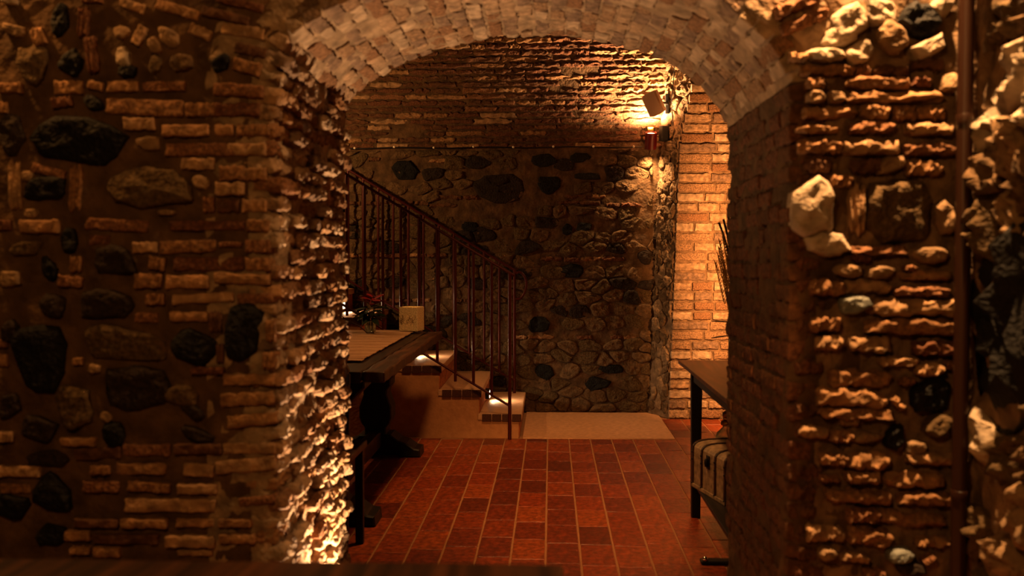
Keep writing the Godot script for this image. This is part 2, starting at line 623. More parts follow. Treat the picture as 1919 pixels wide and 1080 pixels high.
# one traced or laid brick or stone; n = how far its face stands out of the surface
func lay_piece(parent: Node3D, kind: String, f: Transform3D, w: float, h: float, n: float, coarse := false):
	var stone := kind in ["t", "p", "g", "m", "d", "k", "w"]
	if stone:
		n = stone_rise(n, w, h, coarse)
		var sm := stone_mesh(blob(w * 1.06, h * 1.08), n, (0.11 if coarse else 0.09) * minf(w, h))
		piece("stone", sm, stone_skin(kind), parent, f.basis, f.origin, Vector3.ONE)
		return
	var list: Array = eroded if coarse else worn
	var base := Vector3(0.18, 0.045, 0.08) if coarse else Vector3(0.20, 0.045, 0.06)
	var m: Material = pick(M.bricks if kind == "b" else M.red_bricks if kind == "r" else M.pale_bricks)
	var s := Vector3(w / base.x, h / base.y, 1.0)
	piece("brick", pick(list), m, parent, f.basis, f.origin + f.basis.z * (n - base.z / 2.0), s)


func stone_rise(n: float, w: float, h: float, coarse: bool) -> float:
	return n if coarse else minf(n, 0.018)


func stone_skin(kind: String) -> Material:
	match kind:
		"t": return M.tan_stone
		"p": return M.pale_stone
		"g": return M.grey_stone
		"m": return M.olive_stone
		"d": return M.dark_stone
		"w": return M.wall_stone
	return M.black_stone


# an uneven boxy outline, counter-clockwise
func blob(w: float, h: float) -> PackedVector2Array:
	var p := PackedVector2Array()
	var e := rng.randf_range(0.6, 0.95)
	var ph := rng.randf_range(0.0, 100.0)
	var n := 18
	var cuts := []
	for i in 3:
		var a := rng.randf_range(0.0, TAU)
		cuts.append([Vector2.from_angle(a), rng.randf_range(0.72, 0.95)])
	for k in n:
		var a := TAU * (k + 0.35 * sin(k * 2.7 + ph)) / n
		var q := Vector2(signf(cos(a)) * pow(absf(cos(a)), e), signf(sin(a)) * pow(absf(sin(a)), e))
		q *= 1.0 + 0.16 * noise.get_noise_2d(cos(a) * 1.4 + ph, sin(a) * 1.4 + ph)
		for c in cuts:
			var d: Vector2 = c[0]
			var over: float = q.dot(d) - c[1]
			if over > 0.0:
				q -= d * over
		p.append(Vector2(q.x * w / 2.0, q.y * h / 2.0))
	return p


# a stone set in the wall: outline, rise above the wall, roughness of its face
func stone_mesh(poly: PackedVector2Array, rise: float, rough: float) -> ArrayMesh:
	var s := Shape.new()
	var c := Vector2.ZERO
	for q in poly:
		c += q
	c /= poly.size()
	var off := Vector3(rng.randf_range(-50, 50), rng.randf_range(-50, 50), 0)
	var lean := Vector2(rng.randf_range(-0.12, 0.12), rng.randf_range(-0.12, 0.12))
	var rings := []
	for r in [[1.0, -0.035], [1.0, 0.3], [0.93, 0.78], [0.76, 1.0], [0.52, 1.02], [0.27, 1.02], [0.0, 1.03]]:
		var ring := []
		for q in poly:
			var g: Vector2 = c + (q - c) * r[0]
			var z: float = r[1] if r[1] < 0.0 else rise * r[1]
			if r[1] > 0.3:
				z += (g - c).dot(lean)
				var w := Vector3(g.x, g.y, z) * 24.0 + off
				z += rough * (noise.get_noise_3d(w.x, w.y, w.z) + 0.6 * noise.get_noise_3d(w.x * 2.3, w.y * 2.3, 7.0)) * (0.6 if r[1] < 0.9 else 1.0)
				g += Vector2(noise.get_noise_3d(w.x, w.y, 31.0), noise.get_noise_3d(w.x, w.y, 77.0)) * rough * 0.5 * r[0]
			ring.append(Vector3(g.x, g.y, z))
		rings.append(ring)
	for i in rings.size() - 1:
		for k in poly.size():
			var l := (k + 1) % poly.size()
			if i == rings.size() - 2:
				s.tri(rings[i][k], rings[i][l], rings[i + 1][0])
			else:
				s.quad(rings[i][k], rings[i][l], rings[i + 1][l], rings[i + 1][k])
	return s.mesh()


# rubble: cells of a jittered grid, each cell one stone with mortar round it
func rubble(parent: Node3D, frame: Callable, u0: float, u1: float, v0: float, v1: float, cw: float, ch: float, gap: float, n0: float, n1: float, rough: float, kinds: Array, missing := 0.1, taken := []):
	var pts := []
	var rows := int(ceil((v1 - v0) / ch))
	var cols := int(ceil((u1 - u0) / cw))
	for j in range(-1, rows + 1):
		for i in range(-1, cols + 1):
			pts.append(Vector2(i + 0.5 + (0.5 if j % 2 else 0.0) + rng.randf_range(-0.36, 0.36), j + 0.5 + rng.randf_range(-0.38, 0.38)))
	var wide := cols + 2
	for j in rows:
		for i in cols:
			var me: Vector2 = pts[(j + 1) * wide + i + 1]
			var poly := PackedVector2Array([me + Vector2(-1.3, -1.0), me + Vector2(1.3, -1.0), me + Vector2(1.3, 1.0), me + Vector2(-1.3, 1.0)])
			for dj in range(-2, 3):
				for di in range(-2, 3):
					var jj := j + 1 + dj
					var ii := i + 1 + di
					if (di or dj) and jj >= 0 and jj < rows + 2 and ii >= 0 and ii < wide:
						poly = half_plane(poly, (me + pts[jj * wide + ii]) / 2.0, pts[jj * wide + ii] - me)
			var flat := PackedVector2Array()
			for q in poly:
				flat.append(Vector2(clampf(u0 + q.x * cw, u0, u1), clampf(v0 + q.y * ch, v0, v1)))
			flat = inset(flat, gap * rng.randf_range(0.4, 1.0))
			var c := Vector2.ZERO
			for q in flat:
				c += q
			c /= flat.size()
			var hit := false
			for k in taken:
				hit = hit or (absf(c.x - k[0]) < k[2] * 0.75 and absf(c.y - k[1]) < k[3] * 0.75)
			if hit or rng.randf() < missing:
				continue
			var out := PackedVector2Array()
			for k in flat.size():       # round the corners, roughen the edges
				var a := flat[k] - c
				var b := flat[(k + 1) % flat.size()] - c
				if a.distance_to(b) < 0.004:
					continue
				for t in [0.2, 0.5, 0.8]:
					out.append(a.lerp(b, t) * (1.0 + rng.randf_range(-0.05, 0.05)))
			if out.size() < 9:
				continue
			var f: Transform3D = (frame as Callable).call(c.x, c.y)
			piece("stone", stone_mesh(out, rng.randf_range(n0, n1), rough), stone_skin(pick(kinds)), parent, f.basis, f.origin, Vector3.ONE)


func half_plane(poly: PackedVector2Array, at: Vector2, away: Vector2) -> PackedVector2Array:
	var out := PackedVector2Array()
	for i in poly.size():
		var a := poly[i]
		var b := poly[(i + 1) % poly.size()]
		var da := (a - at).dot(away)
		var db := (b - at).dot(away)
		if da <= 0.0:
			out.append(a)
		if (da < 0.0 and db > 0.0) or (da > 0.0 and db < 0.0):
			out.append(a.lerp(b, da / (da - db)))
	return out


func tilt(f: Transform3D, deg: float) -> Transform3D:
	return Transform3D(f.basis * Basis(Vector3.BACK, deg_to_rad(deg)), f.origin)


# courses of bricks on a surface: frame(u, v) gives a place with x along the course, y up, z out of the wall
func courses(parent: Node3D, frame: Callable, u0: float, u1: float, v0: float, v1: float, pitch: float, joint: float, l0: float, l1: float, n0: float, n1: float, kinds: Array, coarse := false, missing := 0.0, wobble := 0.0):
	var v := v0 + pitch / 2.0
	while v < v1 - pitch * 0.3:
		var u := u0 - rng.randf_range(0.0, l0 * 0.6)
		while u < u1 - 0.03:
			var l := rng.randf_range(l0, l1)
			if rng.randf() < 0.12:
				l *= 0.55
			var a := maxf(u, u0)
			var b := minf(u + l, u1)
			u += l + joint
			if b - a < 0.035 or rng.randf() < missing:
				continue
			var f: Transform3D = (frame as Callable).call((a + b) / 2.0, v + rng.randf_range(-wobble, wobble))
			lay_piece(parent, pick(kinds), tilt(f, rng.randf_range(-1.0, 1.0) * wobble * 400.0), b - a, (pitch - joint) * rng.randf_range(0.86, 1.1), rng.randf_range(n0, n1), coarse)
		v += pitch


# ------------------------------------------------------------------ the arch
func make_arch():
	var knots := [[-0.712, -0.02], [-0.712, 0.6], [-0.712, 1.2], [-0.710, 1.70], [-0.694, 1.802], [-0.605, 1.883], [-0.495, 1.945], [-0.331, 1.998], [-0.149, 2.024], [0.032, 2.028], [0.158, 2.012], [0.302, 1.972],
		[0.409, 1.930], [0.481, 1.875], [0.553, 1.803], [0.586, 1.732], [0.598, 1.660], [0.602, 1.2], [0.604, 0.6], [0.606, -0.02]]
	var k := PackedVector2Array()
	for q in knots:
		k.append(Vector2(q[0], q[1]))
	for i in k.size() - 1:
		var n := maxi(2, int(k[i].distance_to(k[i + 1]) / 0.022))
		var straight := i < 4
		for j in n:
			var t := float(j) / n
			arch.append(k[i].lerp(k[i + 1], t) if straight else k[i].cubic_interpolate(k[i + 1], k[maxi(i - 1, 0)], k[mini(i + 2, k.size() - 1)], t))
	arch.append(k[-1])
	var s := 0.0
	for i in arch.size():
		if i:
			s += arch[i].distance_to(arch[i - 1])
		arch_s.append(s)
		var d := (arch[mini(i + 2, arch.size() - 1)] - arch[maxi(i - 2, 0)]).normalized()
		arch_n.append(Vector2(-d.y, d.x))   # away from the opening
		if spring_left == 0.0 and arch[i].y > 1.80:
			spring_left = s
		if arch[i].x > 0.4 and arch[i].y > 1.66:
			spring_right = s


func arch_at(s: float) -> Array:
	var i := clampi(arch_s.bsearch(s), 1, arch_s.size() - 1)
	var t := clampf((s - arch_s[i - 1]) / maxf(1e-6, arch_s[i] - arch_s[i - 1]), 0.0, 1.0)
	return [arch[i - 1].lerp(arch[i], t), arch_n[i - 1].lerp(arch_n[i], t).normalized()]


func arch_frame(u: float, s: float) -> Transform3D:    # u into the depth, s along the opening
	var a := arch_at(s)
	var p: Vector2 = a[0]
	var n: Vector2 = a[1]
	var z := Vector3(-n.x, -n.y, 0)
	var y := Vector3(n.y, -n.x, 0)
	return Transform3D(Basis(y.cross(z), y, z), Vector3(p.x, p.y, -NEAR - u))


func arch_edge(y: float, side: int) -> float:           # x of the opening's edge at a height
	var lo := -0.712 if side < 0 else 0.604
	if y < 1.6:
		return lo
	if y > 2.02:
		return 0.0
	var best := lo
	for i in arch.size():
		if arch[i].y >= y and arch[i].y > 1.5:
			if side < 0:
				return arch[i].x
			best = arch[i].x
	return best


func ring(s0: float, s1: float) -> ArrayMesh:
	# cross-section: front face, rounded front edge, soffit, rounded back edge, back face
	var sec := [Vector2(0.17, NEAR), Vector2(0.13, NEAR), Vector2(0.09, NEAR), Vector2(0.055, NEAR)]
	for k in 5:
		var a := PI / 2 * k / 4.0
		sec.append(Vector2(0.035 * (1.0 - sin(a)), NEAR + 0.035 * (1.0 - cos(a))))
	for k in 26:
		sec.append(Vector2(0.0, lerpf(NEAR + 0.06, FAR - 0.05, k / 25.0)))
	for k in 5:
		var a := PI / 2 * k / 4.0
		sec.append(Vector2(0.025 * (1.0 - cos(a)), FAR - 0.025 * (1.0 - sin(a))))
	for d in [0.05, 0.09, 0.13, 0.17]:
		sec.append(Vector2(d, FAR))
	var n := maxi(4, int((s1 - s0) / 0.024))
	var at := func(u: float, v: float) -> Vector3:
		var c: Vector2 = sec[clampi(int(round(u * (sec.size() - 1))), 0, sec.size() - 1)]
		var a := arch_at(lerpf(s0, s1, v))
		var p: Vector2 = a[0] + a[1] * c.x
		return Vector3(p.x, p.y, -c.y)
	return sheet(sec.size() - 1, n, at, 0.011, 14.0)


func arch_wall():
	# solid heart of the wall, so that light passes only through the opening
	var poly := PackedVector2Array([Vector2(3.4, -0.1), Vector2(3.4, 5.0), Vector2(-3.4, 5.0), Vector2(-3.4, -0.1)])
	var hole := PackedVector2Array()
	for i in range(0, arch.size(), 3):
		hole.append(arch[i] + arch_n[i] * 0.03)
	hole.append(arch[-1] + arch_n[-1] * 0.03)
	hole[0].y = -0.1
	hole[-1].y = -0.1
	poly.append_array(hole)
	var all := struct("wall_front", "thick masonry wall with the low arched opening between the two rooms")
	part("core", extrude(poly, -FAR + 0.03, -NEAR - 0.03), M.mortar_dark, all)
	# back face towards the far room
	for sd in [-1, 1]:
		var back := func(u: float, v: float) -> Vector3:
			var y := v * 4.9
			var e: float = arch_edge(y, sd) + sd * 0.06
			return Vector3(lerpf(e, sd * 3.3, u if sd > 0 else u), y, -FAR)
		var sh := sheet(30, 50, back, 0.006, 10.0)
		part("back_face", sh, M.mortar, all)

	# left of the arch
	left_wall = struct("wall_left", "dim front wall of mixed brick and dark rubble left of the arch")
	var lf := func(u: float, v: float) -> Vector3:
		var y := v * 3.4
		return Vector3(lerpf(-2.9, arch_edge(y, -1) - 0.06, 1.0 - pow(1.0 - u, 1.6)), y, -NEAR)
	part("mortar", sheet(110, 120, lf, 0.008, 11.0), M.mortar_dark, left_wall)
	left_pieces()
	left_pieces_lower()
	# right of the arch
	right_wall = struct("wall_right", "front wall of eroded brick and rubble right of the arch, lit steeply from above")
	var rf := func(u: float, v: float) -> Vector3:
		var y := v * 3.4
		return Vector3(lerpf(arch_edge(y, 1) + 0.06, 1.08, u), y, -NEAR)
	part("mortar", sheet(40, 120, rf, 0.014, 13.0), M.mortar, right_wall)
	right_pieces()
	# short bricks that turn the right arris
	var rfr := func(u: float, v: float) -> Transform3D:
		return Transform3D(Basis.IDENTITY, Vector3(u, v, -NEAR))
	courses(right_wall, rfr, 0.615, 0.69, 0.35, 1.66, 0.052, 0.014, 0.07, 0.09, 0.003, 0.012, ["r"], true, 0.1, 0.003)

	# the opening itself
	var lj := struct("wall_jamb_left", "left jamb of the arch, eroded brick courses lit from the floor")
	part("mortar", ring(0.0, spring_left), M.mortar_pale, lj)
	courses(lj, arch_frame, 0.0, 0.86, 0.05, spring_left, 0.0455, 0.009, 0.07, 0.2, 0.004, 0.032, ["c", "c", "c", "b"], true, 0.09, 0.004)
	var so := struct("ceiling_arch", "worn pale brick soffit of the low arch")
	part("mortar", ring(spring_left, spring_right), M.mortar_pale, so)
	courses(so, arch_frame, 0.0, 0.875, spring_left, spring_right, 0.050, 0.006, 0.10, 0.21, 0.003, 0.008, ["c"], false, 0.03, 0.003)
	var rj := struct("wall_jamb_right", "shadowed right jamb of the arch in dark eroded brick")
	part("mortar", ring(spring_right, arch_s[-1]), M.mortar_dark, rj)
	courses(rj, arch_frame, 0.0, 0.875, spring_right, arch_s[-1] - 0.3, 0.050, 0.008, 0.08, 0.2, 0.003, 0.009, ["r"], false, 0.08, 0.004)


func wl(kind: String, cx: float, cy: float, w: float, h: float, deg: float):
	var f := Transform3D(Basis.IDENTITY, Vector3(cx, cy, -NEAR * 100.0) / 100.0)
	lay_piece(left_wall, kind, tilt(f, deg), w / 100.0, h / 100.0, rng.randf_range(0.009, 0.02) if kind in ["b", "r"] else rng.randf_range(0.012, 0.026))


func wr(kind: String, cx: float, cy: float, w: float, h: float, deg: float):
	var f := Transform3D(Basis.IDENTITY, Vector3(cx, cy, -NEAR * 100.0) / 100.0)
	var stone := kind in ["t", "p", "g", "m", "d", "k", "w"]
	lay_piece(right_wall, kind, tilt(f, deg), w / 100.0, h / 100.0, rng.randf_range(0.03, 0.05) if stone else rng.randf_range(0.022, 0.042), true)


# pieces of the wall left of the arch: kind, centre x and y, width, height (cm), tilt (degrees)
func left_pieces():
	wl("b", -103.4, 166.0, 19.8, 4.2, -3)
	wl("b", -89.1, 165.3, 7.6, 3.4, 0)
	wl("r", -79.6, 165.3, 11.3, 3.4, 0)
	wl("b", -109.0, 171.3, 8.0, 2.8, 0)
	wl("b", -98.6, 171.3, 11.3, 2.7, 0)
	wl("b", -79.1, 170.1, 12.5, 3.2, -4)
	wl("b", -123.1, 171.2, 7.2, 3.4, 0)
	wl("b", -116.1, 171.6, 4.0, 2.3, -15)
	wl("b", -138.2, 171.1, 6.4, 2.6, 0)
	wl("r", -124.9, 167.4, 5.3, 2.7, 8)
	wl("b", -104.8, 161.8, 8.0, 3.1, 0)
	wl("b", -92.8, 160.0, 11.9, 3.0, 0)
	wl("b", -83.0, 160.1, 4.8, 3.0, 0)
	wl("b", -75.6, 160.1, 8.4, 3.0, 0)
	wl("t", -102.8, 156.8, 6.1, 3.8, 0)
	wl("b", -86.9, 155.2, 22.6, 3.3, 0)
	wl("b", -140.3, 166.2, 2.4, 3.1, 0)
	wl("b", -137.6, 146.3, 3.4, 12.1, 0)
	wl("b", -121.8, 145.5, 3.2, 11.2, -2)
	wl("b", -131.1, 135.7, 10.2, 3.3, 0)
	wl("r", -140.3, 136.0, 3.5, 2.7, 0)
	wl("b", -111.1, 136.1, 16.3, 3.0, -3)
	wl("r", -87.7, 135.9, 20.1, 2.7, 0)
	wl("r", -115.7, 132.2, 5.3, 2.6, 0)
	wl("b", -103.6, 130.3, 6.3, 2.7, 0)
	wl("b", -92.8, 130.5, 14.7, 3.3, 2)
	wl("b", -81.5, 131.1, 5.8, 1.2, 0)
	wl("r", -87.4, 126.1, 18.4, 3.6, 0)
	wl("b", -100.7, 126.2, 4.0, 3.3, -10)
	wl("b", -121.9, 126.0, 2.9, 4.0, 0)
	wl("b", -103.0, 121.7, 7.0, 3.8, 0)
	wl("b", -92.8, 121.5, 11.1, 3.4, 0)
	wl("b", -78.9, 122.3, 14.4, 2.7, -2)
	wl("b", -89.8, 151.6, 8.7, 3.0, 0)
	wl("b", -80.9, 149.2, 6.5, 3.7, 0)
	wl("b", -81.5, 145.2, 7.4, 3.3, 0)
	wl("r", -82.1, 140.9, 5.7, 3.3, 0)
	wl("b", -87.0, 141.2, 2.8, 3.9, 0)
	wl("t", -98.2, 139.3, 4.9, 1.6, 0)
	wl("t", -139.3, 122.2, 5.9, 4.1, 0)
	wl("b", -123.2, 121.6, 6.3, 2.9, -5)
	wl("t", -133.3, 139.0, 3.4, 2.5, 0)
	wl("b", -103.7, 112.3, 5.9, 2.6, 0)
	wl("b", -101.4, 117.1, 4.9, 3.2, 0)
	wl("b", -89.0, 117.3, 16.2, 2.5, 3)
	wl("b", -92.8, 112.6, 10.1, 2.6, 0)
	wl("r", -87.8, 98.8, 8.6, 1.9, 0)
	wl("b", -77.3, 96.4, 13.2, 2.9, 0)
	wl("b", -77.6, 91.5, 13.7, 3.4, 3)
	wl("b", -76.4, 86.1, 12.8, 3.2, 5)
	wl("r", -85.6, 111.2, 3.3, 5.1, 0)
	wl("b", -121.8, 80.1, 9.3, 2.2, 0)
	wl("r", -116.7, 77.2, 12.2, 3.1, 4)
	wl("b", -104.0, 78.1, 12.5, 3.1, 0)
	wl("r", -90.4, 78.6, 12.3, 2.8, 0)
	wl("b", -77.3, 78.7, 13.5, 2.8, 0)
	wl("b", -116.0, 72.9, 5.2, 2.5, 0)
	wl("b", -105.6, 73.2, 12.9, 2.9, 0)
	wl("b", -90.5, 73.0, 8.0, 3.5, -4)
	wl("b", -78.3, 74.4, 15.7, 3.6, 5)
	wl("b", -115.9, 68.6, 9.4, 2.8, 0)
	wl("b", -103.5, 68.5, 11.1, 2.6, -4)
	wl("b", -90.8, 68.2, 10.1, 2.5, 0)
	wl("b", -98.0, 63.8, 23.7, 3.5, 0)
	wl("b", -75.4, 65.3, 9.2, 2.1, 6)
	wl("b", -105.0, 59.1, 12.2, 2.5, 0)
	wl("r", -117.2, 59.1, 11.7, 2.2, 0)
	wl("b", -91.6, 59.3, 9.8, 2.2, 0)
	wl("b", -81.1, 59.4, 8.6, 2.2, 0)
	wl("b", -122.4, 55.7, 6.8, 2.7, 0)
	wl("r", -109.6, 55.0, 17.3, 2.5, 0)
	wl("b", -92.8, 54.5, 13.0, 3.1, 0)
	wl("b", -80.5, 55.4, 9.3, 2.4, 0)
	wl("b", -114.8, 51.5, 7.0, 2.7, 0)
	wl("b", -121.7, 51.8, 5.2, 1.8, 0)


func left_pieces_lower():
	wl("b", -91.6, 51.5, 9.1, 1.4, 0)
	wl("b", -140.8, 81.3, 4.2, 2.8, 0)
	wl("b", -137.5, 72.3, 11.0, 2.8, 0)
	wl("b", -138.5, 67.8, 7.8, 2.5, 0)
	wl("b", -141.4, 105.5, 2.3, 2.2, 0)
	wl("b", -141.4, 101.2, 2.4, 3.1, 0)
	wl("b", -77.1, 155.2, 9.6, 3.0, 0)
	wl("b", -75.4, 149.0, 6.2, 3.1, 0)
	wl("b", -75.5, 140.9, 6.2, 3.3, 0)
	wl("b", -74.5, 135.9, 5.5, 3.0, 0)
	wl("b", -74.6, 130.6, 6.3, 3.3, 0)
	wl("b", -74.6, 126.0, 6.3, 3.3, 0)
	wl("b", -75.6, 117.2, 9.3, 2.7, 3)
	wl("b", -71.4, 109.0, 2.5, 5.5, 0)
	wl("b", -71.8, 101.5, 3.2, 4.1, 0)
	wl("r", -84.5, 103.1, 1.9, 4.8, 0)
	wl("b", -88.9, 185.0, 5.8, 2.7, -25)
	wl("b", -78.1, 185.2, 11.2, 3.2, -10)
	wl("b", -76.9, 176.0, 7.1, 3.2, -15)
	wl("b", -94.7, 190.6, 11.6, 2.7, -17)
	wl("r", -82.3, 188.8, 12.3, 2.4, -14)
	wl("r", -78.6, 192.0, 12.3, 2.1, -14)
	wl("r", -76.2, 180.3, 8.2, 2.7, -12)
	wl("t", -97.2, 184.0, 6.6, 4.3, -40)
	wl("t", -109.1, 185.0, 4.2, 3.2, -0)
	wl("b", -104.5, 184.2, 5.0, 2.2, 62)
	wl("r", -119.2, 187.8, 2.8, 7.0, -3)
	wl("r", -116.8, 179.4, 2.8, 8.9, 8)
	wl("b", -130.6, 184.1, 3.1, 4.3, 18)
	wl("t", -137.1, 185.8, 6.4, 3.3, -20)
	wl("p", -108.9, 178.5, 3.6, 5.1, 10)
	wl("k", -107.9, 175.3, 4.7, 3.3, -0)
	wl("t", -100.5, 181.7, 3.6, 4.9, 10)
	wl("m", -100.6, 176.9, 3.0, 4.9, -10)
	wl("w", -93.7, 177.5, 6.1, 4.9, -0)
	wl("m", -132.5, 177.1, 8.6, 9.5, -10)
	wl("k", -122.5, 177.6, 5.8, 7.6, -20)
	wl("k", -125.2, 188.8, 4.7, 8.4, -5)
	wl("k", -83.5, 177.0, 4.9, 4.3, 30)
	wl("k", -116.8, 167.1, 5.3, 3.8, -25)
	wl("k", -120.7, 158.0, 26.5, 11.4, -6)
	wl("d", -138.1, 159.0, 8.4, 9.6, -0)
	wl("p", -138.0, 193.1, 4.2, 1.9, -0)
	wl("b", -116.6, 193.1, 5.0, 1.1, -0)
	wl("b", -106.4, 191.8, 6.9, 2.4, -20)
	wl("b", -128.6, 149.8, 8.9, 2.5, -14)
	wl("k", -130.4, 145.7, 10.9, 6.0, -0)
	wl("t", -133.8, 148.6, 3.1, 2.7, -0)
	wl("t", -89.3, 147.0, 5.3, 3.3, -20)
	wl("m", -102.1, 146.3, 21.5, 10.6, -3)
	wl("m", -134.8, 130.2, 7.9, 3.9, 3)
	wl("k", -123.6, 132.1, 4.5, 6.6, -3)
	wl("k", -129.0, 125.0, 3.9, 6.1, 5)
	wl("d", -111.3, 126.8, 11.7, 7.4, -5)
	wl("d", -114.3, 115.5, 13.4, 8.8, -0)
	wl("k", -131.7, 101.5, 14.1, 16.3, 5)
	wl("k", -78.5, 107.8, 10.0, 14.8, -4)
	wl("k", -90.8, 104.6, 12.2, 8.0, -22)
	wl("m", -109.5, 105.0, 21.2, 9.1, -8)
	wl("d", -128.1, 115.3, 6.5, 6.1, -10)
	wl("d", -106.4, 93.7, 16.8, 11.6, -5)
	wl("m", -122.9, 89.5, 9.3, 12.2, 20)
	wl("d", -132.1, 83.6, 9.6, 6.1, -15)
	wl("k", -112.9, 82.1, 6.2, 6.1, -0)
	wl("d", -92.0, 88.3, 6.4, 3.6, -25)
	wl("t", -114.2, 86.6, 3.1, 2.8, -30)
	wl("b", -121.6, 101.0, 2.5, 1.9, -0)
	wl("d", -130.0, 75.7, 11.0, 5.0, -0)
	wl("k", -128.6, 66.5, 9.9, 10.3, 45)
	wl("k", -140.4, 62.9, 11.6, 6.2, -8)
	wl("k", -129.6, 56.0, 7.6, 5.6, -0)
	wl("d", -90.7, 82.1, 9.8, 3.3, -18)
	wl("d", -139.6, 108.8, 4.2, 5.5, -0)
	wl("d", -140.0, 89.4, 5.7, 7.0, -0)
	wl("t", -117.3, 99.2, 3.4, 2.5, -0)
	wl("m", -95.0, 92.4, 8.4, 5.5, -10)


func right_pieces():
	wr("b", 61.0, 177.2, 4.6, 2.0, 0)
	wr("r", 92.4, 175.4, 7.2, 2.8, 0)
	wr("b", 68.0, 173.9, 13.1, 2.6, 0)
	wr("b", 76.8, 173.8, 3.8, 2.6, 0)
	wr("r", 83.6, 173.8, 8.7, 2.6, 0)
	wr("b", 80.1, 170.6, 15.0, 2.9, 0)
	wr("r", 90.7, 170.9, 4.3, 2.2, 0)
	wr("b", 84.5, 167.2, 22.9, 2.6, 1)
	wr("t", 65.3, 167.3, 4.2, 3.4, 0)
	wr("t", 70.2, 167.3, 4.3, 3.4, 0)
	wr("b", 65.0, 170.6, 4.1, 2.6, 0)
	wr("b", 68.7, 163.5, 13.1, 2.8, 3)
	wr("b", 79.7, 163.5, 6.8, 3.6, 0)
	wr("b", 86.8, 163.3, 5.2, 3.3, 0)
	wr("b", 93.3, 163.3, 7.0, 3.3, 0)
	wr("b", 65.9, 159.4, 10.0, 2.0, 0)
	wr("b", 78.9, 159.7, 10.7, 2.6, 0)
	wr("b", 92.7, 159.2, 11.2, 2.8, 0)
	wr("b", 66.4, 155.1, 10.9, 3.3, 0)
	wr("b", 78.7, 154.7, 13.0, 3.2, 0)
	wr("b", 93.3, 154.3, 12.8, 2.8, 0)
	wr("b", 91.8, 149.7, 8.6, 3.3, 0)
	wr("b", 71.8, 146.6, 5.3, 2.9, 0)
	wr("b", 75.7, 139.8, 3.8, 10.6, 0)
	wr("b", 81.0, 129.5, 13.4, 2.1, 0)
	wr("r", 76.8, 127.5, 4.5, 1.9, 0)
	wr("t", 73.7, 124.5, 6.6, 3.9, 0)
	wr("t", 81.5, 124.2, 6.3, 3.3, 0)
	wr("b", 92.7, 123.3, 12.8, 2.3, 0)
	wr("b", 88.5, 125.1, 2.8, 1.5, 0)
	wr("b", 68.5, 120.3, 8.6, 3.7, 0)
	wr("b", 78.9, 120.5, 11.6, 3.3, 0)
	wr("b", 91.5, 119.3, 13.1, 2.3, 0)
	wr("b", 89.7, 115.3, 20.7, 3.6, 0)
	wr("b", 88.6, 110.7, 21.3, 3.7, 0)
	wr("b", 68.1, 111.2, 7.0, 3.5, 0)
	wr("b", 69.0, 106.5, 6.3, 3.1, 0)
	wr("b", 79.0, 106.4, 10.2, 3.5, -2)
	wr("r", 95.1, 105.2, 10.6, 3.2, 0)
	wr("b", 86.2, 102.0, 9.1, 2.1, 0)
	wr("b", 93.7, 100.0, 6.6, 2.9, 0)
	wr("b", 98.8, 101.1, 3.0, 1.9, 0)
	wr("b", 76.8, 97.6, 14.9, 3.9, 0)
	wr("b", 75.1, 92.7, 17.2, 4.0, -4)
	wr("b", 75.9, 89.0, 17.6, 2.6, -2)
	wr("b", 74.5, 86.8, 4.8, 2.0, 0)
	wr("b", 65.7, 84.1, 7.0, 2.6, -3)
	wr("b", 72.3, 83.2, 5.6, 2.8, 0)
	wr("t", 79.2, 83.0, 7.7, 3.0, 0)
	wr("b", 79.0, 77.1, 9.7, 3.9, 0)
	wr("b", 70.6, 77.4, 6.6, 2.7, 0)
	wr("b", 94.3, 77.7, 11.3, 2.8, 0)
	wr("b", 69.5, 72.5, 4.5, 1.6, 0)
	wr("b", 77.6, 72.9, 8.1, 2.6, 0)
	wr("b", 90.6, 72.4, 14.1, 3.8, 0)
	wr("b", 76.9, 67.9, 15.8, 3.1, -2)
	wr("b", 93.1, 67.7, 13.5, 2.8, 0)
	wr("b", 77.9, 63.3, 8.0, 3.1, 0)
	wr("b", 90.4, 62.4, 16.4, 3.6, -4)
	wr("b", 69.1, 58.6, 9.8, 3.7, 0)
	wr("b", 79.6, 58.0, 10.6, 3.8, -8)
	wr("b", 95.1, 56.6, 8.2, 2.3, 0)
	wr("b", 76.0, 52.8, 6.8, 2.2, -4)
	wr("b", 80.8, 48.7, 5.3, 2.4, 0)
	wr("b", 62.6, 186.2, 12.5, 2.9, 22)
	wr("b", 60.6, 190.1, 12.5, 2.9, 22)
	wr("p", 73.7, 186.1, 9.2, 7.9, 30)
	wr("p", 70.8, 182.2, 9.2, 5.0, 15)
	wr("p", 80.2, 188.6, 9.8, 7.2, -20)
	wr("t", 83.4, 181.7, 8.1, 7.6, -30)
	wr("k", 90.7, 185.5, 10.4, 7.9, -35)  # a dark hole; its shade is put in as a black piece
	wr("p", 95.8, 189.4, 6.5, 5.2, 30)
	wr("p", 67.9, 177.7, 9.2, 3.7, -0)
	wr("p", 76.2, 178.4, 7.2, 5.5, 20)
	wr("p", 92.7, 179.4, 9.1, 4.7, 25)
	wr("t", 97.4, 170.4, 4.7, 5.3, -0)
	wr("t", 83.5, 150.4, 7.2, 4.2, 20)
	wr("p", 64.7, 140.8, 10.8, 14.9, -5)
	wr("m", 87.1, 138.8, 18.3, 16.2, -25)
	wr("t", 97.2, 137.4, 5.2, 7.9, 30)
	wr("p", 69.0, 131.1, 10.5, 6.1, 10)
	wr("t", 93.1, 128.4, 9.4, 4.3, -0)
	wr("g", 75.4, 116.1, 8.7, 4.5, 5)
	wr("r", 78.0, 150.4, 7.9, 3.4, -0)
	wr("r", 66.2, 150.5, 6.6, 3.4, -0)
	wr("b", 88.7, 96.9, 3.9, 1.9, 10)
	wr("b", 85.9, 91.6, 4.0, 1.9, -45)
